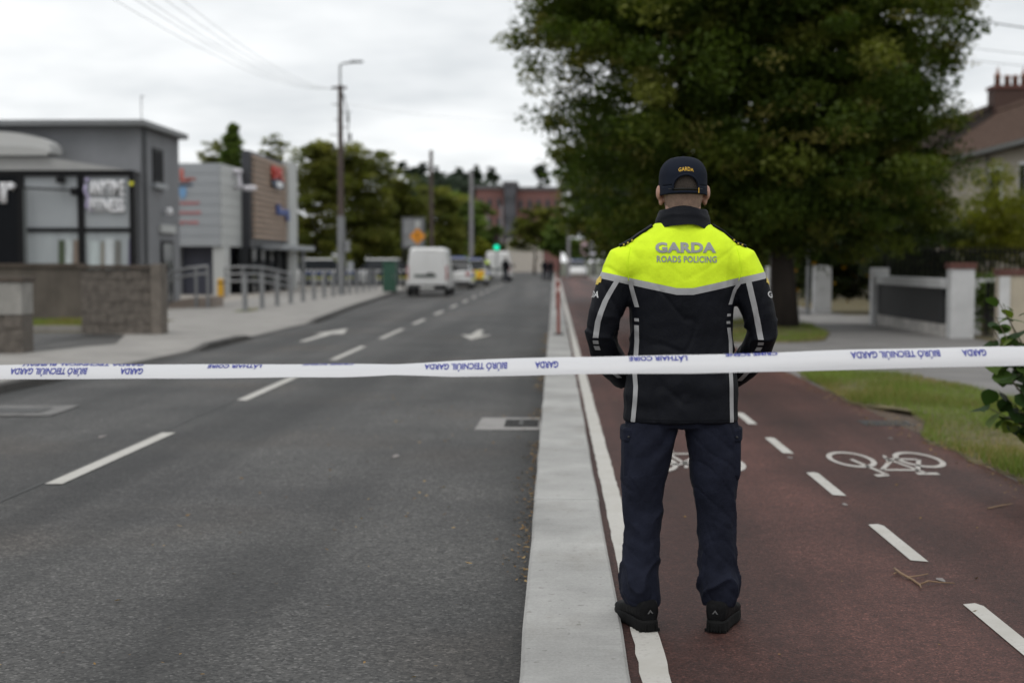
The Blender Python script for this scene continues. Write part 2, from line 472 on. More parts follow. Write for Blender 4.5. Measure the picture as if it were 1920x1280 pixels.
# lane arrows
def arrow(cx, y0, y1, flip, bend=0):
    L = y1 - y0
    pts = [(-.07, 0), (.07, 0), (.10, L*.55), (.33, L*.55), (0, L), (-.30, L*.55), (-.10, L*.55)]
    if flip: pts = [(x, L - y) for x, y in pts]
    m = MB(); m.quad(*[(cx + x + bend*(y/L)**2, y0 + y, roadz(cx) + .005) for x, y in pts])
    fixed(m.build('lane_arrow', white_paint, road))
arrow(-4.75, 26.6, 31.8, False, .1)
arrow(-1.62, 27.4, 31.2, True)
# gully in the road beside the island
def gully():
    x0, x1, y0, y1 = XX(893, 13.1), -.13, 12.75, 13.75
    z = RZ + .006
    m = MB(); m.quad((x0, y0, z), (x1, y0, z), (x1, y1, z), (x0 + .02, y1, z))
    fixed(m.build('drain_surround', pm('drain_concrete', (.25, .24, .23), .85, .15, 8), road))
    m = MB(); m.quad((-.46, 12.98, z+.004), (-.15, 12.98, z+.004), (-.15, 13.5, z+.004), (-.46, 13.5, z+.004))
    fixed(m.build('drain_pit', pm('pit', (.012, .012, .012), .9), road))
    for k in range(5):
        m = MB(); m.box(-.46, 12.98 + k*.12, z + .006, -.15, 13.02 + k*.12, z + .012); m.build('drain_bar', iron, road)
    m = MB(); m.box(-.33, 12.98, z + .007, -.29, 13.5, z + .016); m.build('drain_bar', iron, road)
gully()
m = MB(); c = [G(-60, 783, RZ), G(95, 782, RZ), G(152, 762, RZ), G(-40, 764, RZ)]
m.quad(*[(p.x, p.y, RZ + .018) for p in c]); fixed(m.build('manhole_surround', pm('manhole_concrete', (.15, .145, .14), .85, .3, 6), road))
m = MB(); c = [G(-20, 778, RZ), G(75, 777, RZ), G(100, 768, RZ), G(-10, 768, RZ)]
m.quad(*[(p.x, p.y, RZ + .022) for p in c]); fixed(m.build('manhole_cover', iron, road))

# separator island of cast slabs, and the gap beside it
isl = MB(); isl.box(-.118, -8, -.2, .262, 150, -.02)
island = struct('kerb_island', isl, kerbmat)
yb = [-8, -4.1, -.2, 3.7, 8.45, 12.2, 16.0, 19.8, 23.6, 27.4, 31.2, 35.0, 40, 45, 50, 55, 60, 70, 80, 90, 110, 130, 150]
rr = random.Random(4)
for a, b in zip(yb, yb[1:]):
    n = max(2, int((b-a)/.5)); h = .03
    m = MB(); yl = np.linspace(a + .006, b - .006, n)
    rings = []
    for y in yl:
        e = rr.uniform(-.004, .004); e2 = rr.uniform(-.005, .005)
        rings.append([(-.12 + e, y, -.02), (.266 + e2, y, -.02), (.266 + e2, y, h - .012), (.254 + e2, y, h), (-.106 + e, y, h), (-.12 + e, y, h - .014)])
    m.loft(rings); m.build('island_slab', stripmat, island)

# cycle track
tk = MB(); tk.quad((.262, -8, TZ), (3.06, -8, TZ), (3.06, 140, TZ), (.262, 140, TZ))
track = fixed(struct('cycle_track', tk, trackmat))
ln = MB(); yl = np.arange(-8, 120, .12); rr = random.Random(7); vs = []
for y in yl:
    vs += [(.303 + rr.uniform(-.004, .004), y, TZ+.004), (.407 + rr.uniform(-.004, .004), y, TZ+.004)]
ln.add(vs, [(2*k, 2*k+1, 2*k+3, 2*k+2) for k in range(len(yl)-1)])
fixed(ln.build('edge_line', white_paint, track))
for i in range(-3, 12):
    a = 4.95 + 1.935*i; b = a + .96
    if i == 0: b = 6.02
    m = MB(); x = 1.765
    m.quad((x-.036, a, .004), (x+.042, a-.03, .004), (x+.042, b-.05, .004), (x+.02, b, .004), (x-.036, b-.02, .004))
    fixed(m.build('lane_dash', white_paint, track))
def cycle_symbol(cx, cy, sx, sy, flip, mat):
    """wheels, frame, saddle and handlebar, seen lying on the track"""
    s = -1 if flip else 1
    m = MB(); z = TZ + .004
    def P(u, v): return (cx + s*u*sx, cy + s*v*sy, z)
    def band(pts, w):
        for (a, b) in zip(pts, pts[1:]):
            d = Vector((b[0]-a[0], b[1]-a[1])); d.normalize(); n = Vector((-d.y, d.x)) * w/2
            m.quad(P(a[0]+n.x, a[1]+n.y), P(b[0]+n.x, b[1]+n.y), P(b[0]-n.x, b[1]-n.y), P(a[0]-n.x, a[1]-n.y))
    for wx in (-.30, .30):
        k = 28
        vs = []
        for i in range(k):
            a = 2*PI*i/k
            vs += [P(wx+.20*math.cos(a), .20+.20*math.sin(a)), P(wx+.155*math.cos(a), .20+.155*math.sin(a))]
        m.add(vs, [(2*i, 2*i+1, (2*i+3) % (2*k), (2*i+2) % (2*k)) for i in range(k)])
    me = m
    band([(-.30, .20), (-.08, .18), (.17, .45), (-.13, .45)], .035)
    band([(-.30, .20), (-.13, .45), (-.02, .16)], .035)
    band([(-.13, .45), (-.16, .52)], .035); band([(-.25, .53), (-.07, .53)], .05)
    band([(.30, .20), (.19, .56)], .04); band([(.19, .56), (.30, .58)], .05)
    band([(-.05, .10), (.0, .26)], .03)
    fixed(m.build('cycle_symbol', mat, track))
cycle_symbol(2.42, 10.85, .82, 2.1, True, old_paint)
cycle_symbol(.965, 9.75, .80, 2.1, False, old_paint)
m = MB()
for k in range(9):
    m.box(2.78 + k*.045, 12.65, .003, 2.80 + k*.045, 12.95, .010)
m.box(2.76, 12.60, .001, 3.2, 13.0, .004); m.build('track_gully', iron, track)
# small scuffs of paint
for (px, py) in ((1480, 858), (1583, 946), (1765, 1087), (1670, 822)):
    p = G(px, py); m = MB(); r = random.Random(px)
    m.quad(*[(p.x + .022*math.cos(a)*r.uniform(.3, 1.2), p.y + .05*math.sin(a)*r.uniform(.5, 1.2), .0045) for a in np.linspace(0, 5.6, 8)])
    fixed(m.build('paint_spot', pm('faint_spot', (.21, .19, .18), .8, .3, 30), track))
for (px, py) in ((742, 858), (192, 822)):
    p = G(px, py, RZ); m = MB(); r = random.Random(px)
    m.quad(*[(p.x + .035*math.cos(a)*r.uniform(.3, 1.2), p.y + .12*math.sin(a)*r.uniform(.5, 1.2), roadz(p.x) + .005) for a in np.linspace(0, 5.6, 8)])
    fixed(m.build('paint_spot', pm('faint_spot', (.21, .19, .18)), road))

# left footpath with two dropped entries
def lz(x, y):
    d = kx(y) - x
    return .03 - .09 * drop(y) * max(0, 1 - d / 1.6)
fp = MB(); vs = []; cols = [.12, .5, .9, 1.3, 1.8, 3.0, 5.0]
yv = [y for y in ys if y < 130]
for y in yv: vs += [(kx(y) - c, y, lz(kx(y)-c, y)) for c in cols]
w = len(cols)
fp.add(vs, [(i*w+j, i*w+j+1, (i+1)*w+j+1, (i+1)*w+j) for i in range(len(yv)-1) for j in range(w-1)])
footpath = fixed(struct('left_footpath', fp, pathmat))
y = 9.0
while y < 84:
    L = .92 if y < 60 else 1.8
    y2 = y + L - .012
    m = MB(); r0 = []
    rings = []
    for yy in np.linspace(y, y2, 3):
        k = kx(yy); t = lz(k - .12, yy) + .006
        rings.append([(k - .125, yy, -.15), (k, yy, -.15), (k, yy, t - .02), (k - .02, yy, t), (k - .125, yy, t)])
    m.loft(rings); m.build('kerb_stone', kerbmat, footpath); y += L
m = MB(); m.quad((-45, 25, .02), (-10.6, 25, .02), (-11.0, 42, .02), (-12, 75, .02), (-12, 130, .02), (-60, 130, .02), (-60, 25, .02))
fixed(struct('forecourt', m, forecourt))
m = MB(); c = [(-30, 21.2), (-8.45, 21.9), (-8.2, 22.3), (-7.6, 24.4), (-8.3, 27.2), (-9.2, 27.9), (-30, 27.9)]
m.quad(*[(x, y, .036) for x, y in c]); fixed(struct('driveway', m, asphalt_old))
m = MB(); m.quad((-30, 28, .04), (-9.2, 28, .04), (-9.2, 34.2, .04), (-30, 34.2, .04))
left_lawn = fixed(struct('left_lawn', m, soil))
for k in range(8):
    m = MB(); m.box(-14.2 + k*.66, 28.4, -.1, -14.2 + k*.66 + .65, 28.55, .15); m.build('kerb_stone', pathmat, left_lawn)

# right footpath, driveway and verges
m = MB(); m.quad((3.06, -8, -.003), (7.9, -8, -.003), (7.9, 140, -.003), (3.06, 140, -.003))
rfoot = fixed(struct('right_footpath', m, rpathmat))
m = MB(); m.quad((5.6, 33.2, .004), (9.5, 33.4, .004), (9.5, 38.6, .004), (5.2, 38.4, .004)); fixed(m.build('driveway_apron', pm('apron', (.36, .34, .32), .85, .15, 2), rfoot))
m = MB(); m.quad((7.9, -8, -.02), (60, -8, -.02), (60, 140, -.02), (7.9, 140, -.02)); fixed(struct('garden_ground', m, soil))
def verge(name, outline, seed):
    r = random.Random(seed); pts = []
    n = len(outline)
    for i in range(n):
        a, b = outline[i], outline[(i+1) % n]; L = math.dist(a, b); k = max(1, int(L/.25))
        for j in range(k):
            t = j/k; pts.append((a[0]+(b[0]-a[0])*t + r.uniform(-.05, .05), a[1]+(b[1]-a[1])*t + r.uniform(-.06, .06)))
    cx = sum(p[0] for p in pts)/len(pts); cy = sum(p[1] for p in pts)/len(pts)
    m = MB(); n = len(pts)
    rings = [[(x, y, -.006) for x, y in pts]] + [[(cx+(x-cx)*f, cy+(y-cy)*f, z) for x, y in pts] for f, z in ((.93, .03), (.75, .045))]
    m.loft(rings); o = m.build(name, soil, smooth=True); o['kind'] = 'structure'; return pts
V1 = [(3.16, 5), (3.06, 9.3), (2.97, 11.6), (3.28, 12.6), (3.36, 13.6), (3.0, 14.4), (3.04, 16.2), (3.1, 18.2), (3.5, 18.7), (4.3, 18.2), (4.72, 16.5), (4.7, 12), (4.8, 5)]
V2 = [(3.05, 25.6), (3.0, 34), (5.0, 34.4), (5.75, 32), (5.5, 28.6), (4.9, 26.0), (4.2, 25.4)]
verge('grass_verge', V1, 1); verge('tree_verge', V2, 2)
def inside(pts, x, y):
    c = np.zeros(len(x), bool); n = len(pts)
    for i in range(n):
        (x1, y1), (x2, y2) = pts[i], pts[i-1]
        c ^= ((y1 > y) != (y2 > y)) & (x < (x2-x1)*(y-y1)/(y2-y1+1e-12) + x1)
    return c
def grass(name, pts, n, h, w, mat, seed, z0=.03, dens=None):
    rng = np.random.default_rng(seed); p = np.array(pts)
    x = rng.uniform(p[:, 0].min(), p[:, 0].max(), n*3); y = rng.uniform(p[:, 1].min(), p[:, 1].max(), n*3)
    k = inside(pts, x, y); x = x[k][:n]; y = y[k][:n]; n = len(x)
    pat = .5 + .5*np.sin(x*2.3 + 1.3*np.sin(y*.9)) * np.sin(y*1.4 + x*.6); pat = .6*pat + .4*rng.uniform(size=n)
    tuft = np.clip(np.sin(x*3.1+y*.7+seed)*np.sin(y*2.3-x)+np.sin(y*.9+x*2)*.6, 0, 1.5)
    hh = h * rng.uniform(.3, 1.1, n) * (.22 + .5*pat + .75*tuft)
    a = rng.uniform(0, 2*PI, n); b = rng.uniform(0, 2*PI, n); lean = rng.uniform(.1, .9, n)*hh
    ux, uy = np.cos(a)*w*.5, np.sin(a)*w*.5
    z = np.full(n, z0)
    A = np.stack([x-ux, y-uy, z], 1); B = np.stack([x+ux, y+uy, z], 1)
    T = np.stack([x+np.cos(b)*lean, y+np.sin(b)*lean, z+hh], 1)
    co = np.stack([A, B, T], 1).reshape(-1, 3)
    tint = np.clip(pat + rng.normal(0, .18, n), 0, 1)
    o = link_mesh(name, raw_mesh(name, co, 3, tint), mat); o['kind'] = 'stuff'; return o
gm = mat_leaf('grass_blade', [(0, (.33, .24, .11)), (.28, (.23, .20, .07)), (.5, (.13, .165, .035)), (.8, (.15, .22, .04)), (1, (.24, .30, .07))], .25, .6)
m = MB(); m.quad((3.062, 10.8, .001), (3.6, 10.8, .001), (3.6, 15.2, .001), (3.062, 15.2, .001)); fixed(struct('worn_soil', m, pm('worn_soil', (.085, .06, .042), .95, .35, 7, .5, 60)))
grass('grass', V1, 62000, .125, .0065, gm, 3)
grass('grass', V2, 14000, .10, .012, gm, 4)
lawn = [(-14.4, 28.7), (-9.25, 28.7), (-9.25, 34), (-14.4, 34)]
grass('grass', lawn, 14000, .14, .016, gm, 5, .04)
gm2 = gm
for i, bw in enumerate(range(1)):
    strip = [(-9.1, 39.6), (-8.6, 39.6), (-8.6, 41.2), (-9.1, 41.2)]
    grass('grass', strip, 160, .14, .015, gm, 6)

# dry litter in the gutter and on the track
lit = mat_leaf('dry_litter', [(0, (.10, .06, .03)), (.5, (.22, .13, .05)), (1, (.38, .27, .13))], .1, .8)
def litter():
    rng = np.random.default_rng(11); P = []
    n = 1500
    x = -.125 - np.abs(rng.normal(0, .06, n)); y = rng.uniform(3, 30, n); k = np.sin(y*1.9)+np.sin(y*.7+1) > -.5
    x, y = x[k], y[k]; P.append(np.stack([x, y, np.full(len(x), RZ+.008)], 1))
    n = 160; x = rng.uniform(-2.2, -.2, n); y = rng.uniform(3, 16, n); P.append(np.stack([x, y, np.full(n, RZ+.02)], 1))
    n = 70; x = rng.uniform(.45, 3.0, n); y = rng.uniform(3, 16, n); P.append(np.stack([x, y, np.full(n, .006)], 1))
    n = 900; y = rng.uniform(8, 19, n); x = 3.05 + rng.normal(0, .12, n); P.append(np.stack([x, y, np.full(n, .012)], 1))
    P = np.concatenate(P); L = np.full(len(P), .026); L *= rng.uniform(.4, 1.5, len(P))
    q = leaf_quads(P, 1.0, .5, rng, 2.2)
    q = q.reshape(-1, 4, 3); q = P[:, None, :] + (q - P[:, None, :]) * L[:, None, None]
    q[:, :, 2] = np.maximum(q[:, :, 2], P[:, None, 2] - .003)
    o = link_mesh('leaf_litter', raw_mesh('leaf_litter', q.reshape(-1, 3), 4, rng.uniform(0, 1, len(P))), lit); o['kind'] = 'stuff'
litter()
# ------------------------------------------------------------------ left side: walls
blockm = pm('wall_block', (.118, .102, .087), .95, .4, 7, .5, 30)
copem = pm('dark_coping', (.075, .06, .048), .95, .3, 5, .4, 30)
oldwall = pm('stained_wall', (.10, .086, .072), .95, .3, 2.2, .4, 25, stretch=(1, 1, .5))
def block_wall(root, x0, x1, y0, y1, z0, z1, nx, nz, seed, mat=blockm):
    r = random.Random(seed); bw = (x1-x0)/nx; bh = (z1-z0)/nz
    core = MB(); core.box(x0+.01, y0+.03, z0, x1-.01, y1, z1-.005); core.build('mortar', pm('mortar', (.12, .105, .09), .95, .2, 10), root)
    base = None
    for j in range(nz):
        off = bw/2 if j % 2 else 0
        xs = sorted({x0, x1} | {x0 + off + bw*i for i in range(-1, nx+1) if x0 < x0+off+bw*i < x1})
        for a, b in zip(xs, xs[1:]):
            m = MB(); d = r.uniform(-.012, .012)
            m.box(a+.005, y0+.018+d, z0+bh*j+.005, b-.005, y0+.06, z0+bh*(j+1)-.005)
            m.build('block', mat, root, bevel=.008, seg=1)
Yw = 27.6
xw0, xw1 = XX(150, Yw), XX(283, Yw)
t = thing('block_wall', 'stained concrete block wall with a plain end pier beside the gym entrance path', 'wall', ((xw0+xw1)/2, Yw, 0))
block_wall(t, xw0, xw1, Yw, Yw+.25, 0, 1.30, 4, 6, 3)
m = MB(); m.box(xw0-.03, Yw-.04, 1.302, xw1-.01, Yw+.28, 1.38); m.build('coping', copem, t, bevel=.01)
m = MB(); m.box(xw1+.005, Yw-.07, 0, XX(303, Yw), Yw+.4, 1.40); m.build('pier', pm('pier_concrete', (.15, .13, .11), .95, .25, 4, .4, 30), t, bevel=.015)
Yb = 34.3
t = thing('boundary_wall', 'long dark stained boundary wall with a flat coping behind the small lawn', 'wall', (XX(60, Yb), Yb, 0))
xb0, xb1 = -22, XX(158, Yb)
n = 12
for k in range(n):
    a = xb0 + (xb1-xb0)*k/n; b = xb0 + (xb1-xb0)*(k+1)/n
    m = MB(); m.box(a+.002, Yb+.004*(k % 2), 0, b-.002, Yb+.2, 1.30); m.build('panel', oldwall, t)
    m = MB(); m.box(a, Yb-.05, 1.302, b-.006, Yb+.25, 1.40); m.build('coping', copem, t)
Yp = 21.7
t = thing('gate_pillar', 'weathered gate pillar at the far left, rough blocks below a pale upper face', 'gate pillar', (XX(10, Yp), Yp, 0))
xp0, xp1 = XX(-30, Yp), XX(39, Yp)
block_wall(t, xp0, xp1, Yp, Yp+.5, 0, .62, 2, 3, 5)
m = MB(); m.box(xp0, Yp, .625, xp1, Yp+.5, 1.13); m.build('upper_face', pm('pale_face', (.26, .25, .23), .9, .25, 3, .3, 30), t, bevel=.01)
m = MB(); m.box(xp0-.03, Yp-.03, 1.132, xp1+.03, Yp+.53, 1.21); m.build('cap', copem, t, bevel=.01)

# ------------------------------------------------------------------ gym building
Yg = 41.0
gx = XX(265, Yg + 1.2); gy0, gy1 = Yg + 1.2, 46.6
topz = ZZ(238, gy0, 270)
gym = thing('gym_building', 'dark grey flat roofed gym building with black framed shopfront and white lettering', 'building', (gx-6, gy0, 0))
m = MB(); m.box(-45, gy0, 0, gx, gy1, topz); m.build('wall', render_grey, gym)
m = MB(); m.box(-45.2, gy0-.45, topz+.005, gx+.28, gy1+.2, topz+.18); m.build('roof_fascia', pm('fascia', (.17, .175, .18), .5, .08), gym, bevel=.02)
# tall slit window on the side
zs = ZZ(280, 44.2, 300), ZZ(345, 44.2, 300)
m = MB(); m.box(gx+.002, 43.5, zs[1], gx+.05, 44.6, zs[0]); w_ = m.build('window', dark, gym)
m = MB(); m.box(gx+.05, 43.62, zs[1]+.1, gx+.058, 44.48, zs[0]-.1); m.build('pane', pm('slit_glass', (.02, .02, .022), .6, spec=.04), w_)
m = MB(); m.box(gx+.002, 43.4, zs[1]-.16, gx+.16, 44.7, zs[1]-.005); m.build('sill', clad_grey, gym)
m = MB(); m.tube([(gx+.08, gy0+.3, .1), (gx+.08, gy0+.3, topz-.05)], .055, 8); m.build('downpipe', pm('pipe_grey', (.09, .095, .1), .5), gym)
m = MB(); m.box(gx+.002, 44.1, 2.35, gx+.10, 45.8, 2.6); m.build('door_canopy', clad_light, gym)
m = MB(); m.box(gx+.002, 44.3, .02, gx+.06, 45.6, 2.1); d = m.build('door', dark, gym)
m = MB(); m.box(gx+.06, 44.42, .2, gx+.068, 45.48, 2.0); m.build('pane', glassy('dark_glass', (.03, .032, .035)), d)
m = MB(); m.box(gx+.07, 44.95, .9, gx+.13, 45.0, 1.3); m.build('handle', steel, d)
m = MB(); m.lathe([(.0, 0), (.1, .02), (.13, .12), (.1, .22), (0, .24)], (gx+.2, 44.6, 2.9), 12); m.build('wall_lamp', white_sm, gym, smooth=True)
# shopfront of black frames
ft = ZZ(320, Yg, 150); fb = .02
fx = [XX(px, Yg) for px in (-150, 43, 155, 256)]
fr = MB()
fr.box(fx[0], Yg-.12, ft-.16, fx[3], Yg+.1, ft)
zm = ZZ(431, Yg, 150)
for a in fx[1:]: fr.box(a-.16 if a == fx[3] else a-.09, Yg-.11, fb, a if a == fx[3] else a+.09, Yg+.1, ft-.162)
fr.build('shopfront_frame', dark, gym)
for a, b in ((1, 2), (2, 3)):
    m = MB(); m.box(fx[a]+.092, Yg-.08, zm-.06, fx[b]-(.162 if b == 3 else .092), Yg+.08, zm+.06); m.build('transom', dark, gym)
    m = MB(); m.box(fx[a]+.092, Yg-.02, zm+.062, fx[b]-(.162 if b == 3 else .092), Yg+.01, ft-.164)
    m.build('frosted_pane', pm('frosted', (.31, .33, .345), .35, .06, .8), gym)
    m = MB(); m.box(fx[a]+.092, Yg-.02, fb, fx[b]-(.162 if b == 3 else .092), Yg+.01, zm-.062)
    m.build('lower_pane', pm('pane_pale', (.30, .325, .335), .2, .12, 1.2, stretch=(3, 1, .3)), gym)
# curtains and posters behind the lower panes, shown proud of the glass film
for (p0, p1, c, nm) in ((108, 121, (.05, .07, .035), 'plant'), (122, 134, (.42, .46, .46), 'curtain'), (136, 149, (.18, .14, .11), 'poster'), (166, 186, (.40, .45, .45), 'curtain'),
                    (188, 194, (.2, .18, .14), 'poster'), (196, 212, (.44, .47, .48), 'curtain'), (214, 226, (.12, .12, .11), 'poster'), (239, 247, (.09, .08, .15), 'poster')):
    m = MB(); x0, x1 = XX(p0, Yg), XX(p1, Yg); z1 = ZZ(447 + (p0 % 7), Yg, 150)
    n = 6; m.prism([(x0, fb+.3), (x1, fb+.3), (x1+.03, z1), (x0+.05, z1)], Yg-.035, Yg-.022); m.build(nm, pm('win_%d' % p0, c, .6, .3, 3, stretch=(5, 1, .4)), gym)
m = MB(); m.box(fx[0], Yg-.10, fb, fx[1]-.092, Yg+.05, ft-.162); m.build('black_panel', pm('black_sign', (.007, .008, .010), .5, .1, spec=.1), gym)
def facing(x, z, y): return lambda u, v, w: (x+u, y-w, z+v)
sign_text('er', .62, 1.05, facing((XX(-25, Yg)+XX(31, Yg))/2, (ZZ(345, Yg, 20)+ZZ(379, Yg, 20))/2, Yg-.10), white_sm, gym, .06, .035)
sgx = (XX(173, Yg)+XX(236, Yg))/2
sign_text('ANYTIME', .46, 1.02, facing(sgx, (ZZ(338, Yg, 200)+ZZ(369, Yg, 200))/2, Yg-.03), white_sm, gym, .10, .025)
sign_text('FITNESS', .40, 1.02, facing(sgx, (ZZ(373, Yg, 200)+ZZ(398, Yg, 200))/2, Yg-.03), white_sm, gym, .10, .025)
m = MB()
cx_, cz_ = XX(166, Yg), (ZZ(338, Yg, 160)+ZZ(396, Yg, 160))/2
m.tube([(cx_+.16, Yg-.07, cz_-.45), (cx_-.02, Yg-.07, cz_-.30), (cx_+.05, Yg-.07, cz_-.05), (cx_-.06, Yg-.07, cz_+.12), (cx_-.02, Yg-.07, cz_+.32)], .05, 8)
m.ball((cx_+.02, Yg-.07, cz_+.45), .07); m.build('runner_logo', pm('lilac', (.42, .38, .55), .5), gym, smooth=True)
m = MB(); x = XX(253, Yg); z = ZZ(345, Yg, 253); m.cbox(x-.02, Yg-.16, z, .12, .08, .12); m.build('alarm_box', pm('alarm_yellow', (.62, .6, .03), .5), gym, bevel=.02)
m = MB(); x = XX(56, Yg); m.tube([(x, Yg-.3, .0), (x, Yg-.3, ZZ(355, Yg, 56))], .05, 8); m.build('post', pm('post_dark', (.09, .1, .1), .5), gym)
m = MB(); m.tube([(x-.3, Yg-.3, ZZ(352, Yg, 56)), (XX(152, Yg), Yg-.2, ZZ(358, Yg, 150))], .03, 6); m.build('cable', dark, gym)
m = MB(); m.cbox(XX(120, Yg), Yg-.18, ft-.28, .2, .2, .16); m.tube([(XX(120, Yg), Yg-.12, ft-.2), (XX(120, Yg), Yg-.12, ft-.08)], .03); m.build('security_lamp', dark, gym)
m = MB(); m.cbox(XX(148, Yg), Yg-.25, ZZ(360, Yg, 150), .2, .26, .22); m.build('security_lamp', dark, gym, bevel=.03)
# curved white roof over the shopfront
def vault(px_r, py_top, py_bot, y0, y1, name, mat, expo):
    xr = XX(px_r, y0); zt = ZZ(py_top, y0, 0); zb = ZZ(py_bot, y0, px_r); x0 = -22
    pts = [(x0, zb)] + [(xr, zb)]
    for k in range(9):
        a = k/8*PI/2; pts.append((xr - 2.4*(1-math.cos(a))**1.2 if False else xr - 1.9*(1-math.cos(a)), zb + .12 + (zt - zb - .12)*math.sin(a)**expo))
    pts.append((x0, zt + .25))
    m = MB(); m.prism(pts, y0, y1); return m.build(name, mat, gym)
vw = pm('vault_white', (.50, .50, .49), .45, .06, .7)
vault(98, 246, 287, Yg-.28, gy0-.48, 'curved_roof', vw, .8)
vault(93, 272, 291, Yg-.34, Yg-.29, 'roof_band', pm('vault_band', (.40, .40, .39), .45, .06, .7), .9)
m = MB(); xr, xl = XX(246, Yg), -22
m.prism([(xl, ft+.005), (xr, ft+.005), (xr-.3, ft+.05), (XX(98, Yg), ZZ(296, Yg, 98)), (xl, ZZ(288, Yg, 40))], Yg-.16, gy0-.02); m.build('canopy_roof', pm('canopy_grey', (.33, .33, .325), .5, .06), gym)
m = MB(); m.tube([(XX(269, 43), 43, topz+.1), (XX(269, 43), 43, ZZ(180, 43, 269))], .015, 6); m.tube([(XX(269, 43), 43, ZZ(182, 43, 269)), (XX(274, 43), 43, ZZ(180, 43, 269))], .02, 6); m.build('aerial', steel, gym)

# ------------------------------------------------------------------ clinic building with slatted tower
Yc = 60.0
cx0, cx1 = XX(318, Yc), XX(415, Yc); czt, czb = ZZ(306, Yc, 370), ZZ(462, Yc, 370)
clinic = thing('clinic_building', 'light grey clad two storey building with overhang and a slatted timber sign tower', 'building', (cx1-4, Yc, 0))
m = MB(); m.box(cx0-6, Yc, czb, cx1, Yc+13, czt); m.build('upper_wall', clad_grey, clinic)
n = 8
for k in range(n):
    z0 = czb + (czt-czb)*k/n; z1 = czb + (czt-czb)*(k+1)/n
    m = MB(); m.box(cx0-6, Yc-.03, z0+.012, cx1-.03, Yc-.001, z1-.012); m.build('panel', clad_grey, clinic)
    m = MB(); m.box(cx1+.001, Yc, z0+.012, cx1+.03, Yc+3.9, z1-.012); m.build('panel', clad_light, clinic)
m = MB(); m.box(cx0-6, Yc+.4, 0, XX(334, Yc), Yc+12, czb-.005); m.build('lower_wall', render_grey, clinic)
m = MB(); m.box(XX(334, Yc)+.003, Yc+.8, 0, XX(398, Yc)-.003, Yc+12, czb-.005); m.build('garage_door', pm('garage_blue', (.05, .053, .075), .5, .1), clinic)
m = MB(); m.box(XX(398, Yc), Yc+.1, 0, XX(421, Yc), Yc+1.0, czb-.005); m.build('column', clad_light, clinic)
m = MB(); m.box(XX(421, Yc)+.05, Yc+2.5, 0, cx1-.05+.6, Yc+13, czb-.01); m.build('glazing', glassy('dark_glass', (.03, .032, .035)), clinic)
for k in range(5):
    m = MB(); m.box(cx1+.56, Yc+3+2*k, 0, cx1+.68, Yc+3.12+2*k, czb-.01); m.build('mullion', dark, clinic)
# tower
tx = cx1 + .55; ty0, ty1 = 64.2, 72.0
tz0, tz1 = ZZ(446, ty0, 455), ZZ(287, ty0, 455)
m = MB(); m.box(cx1+.035, Yc+3.92, tz0-.5, tx-.14, ty1+.4, tz1+.1); m.build('tower_body', pm('tower_dark', (.035, .036, .042), .5), clinic)
wood = pm('cedar_slat', (.42, .30, .22), .6, .15, 2, .2, 30, stretch=(4, .3, 4))
ns = 15; sh = (tz1 - tz0)/ns
for k in range(ns):
    m = MB(); m.box(tx-.10, ty0, tz0 + k*sh + .01, tx, ty1, tz0 + k*sh + sh*.60); m.build('slat', wood, clinic)
m = MB(); m.box(tx-.13, ty1+.02, 0, tx+.1, ty1+2.4, ZZ(302, ty1, 530)); m.build('end_column', clad_light, clinic)
m = MB(); m.box(tx-.3, ty0+2, tz0-.5, tx+.9, ty1+3, tz0-.28); m.build('entrance_canopy', clad_grey, clinic)
m = MB(); m.tube([(tx+.6, ty1+1, 0), (tx+.6, ty1+1, tz0-.5)], .12, 10); m.build('canopy_post', steel, clinic)
redf = pm('sign_red_faded', (.40, .10, .075), .5); redm = pm('sign_red', (.50, .045, .03), .5); bluem = pm('sign_blue', (.02, .055, .24), .5); lblue = pm('sign_light_blue', (.15, .30, .50), .5); navy = pm('sign_navy', (.03, .05, .09), .5)
def roadside(y, z): return lambda u, v, w: (tx + .02 + w, y + u, z + v)
yc_ = 68.6; k_ = F / yc_
sign_text('DPL', .62, 2.6, roadside(69.3, ZZ(325, 68.5, 493)), redm, clinic, .12, .05)
m = MB()
rg = [[(tx + .04 + w, 69.3 + 1.45*math.cos(a)*s, ZZ(345, 69, 493) + .24*math.sin(a)*s) for a in np.linspace(0, 2*PI, 20, False)] for w, s in ((0, 1), (.10, 1))]
m.loft(rg); m.build('oval_sign', navy, clinic)
m = MB(); m.box(tx+.142, 68.8, ZZ(345, 69, 493)-.14, tx+.152, 70.1, ZZ(345, 69, 493)+.12); m.build('oval_sign_centre', white_sm, clinic)
zb_ = ZZ(397, 70.4, 503)
m = MB(); m.box(tx+.02, 69.1, zb_-.16, tx+.12, 72.1, zb_+.14); m.box(tx+.02, 69.1, zb_+.142, tx+.12, 69.7, zb_+.32); m.box(tx+.02, 71.6, zb_-.4, tx+.12, 72.1, zb_-.162); m.build('blue_sign', bluem, clinic)
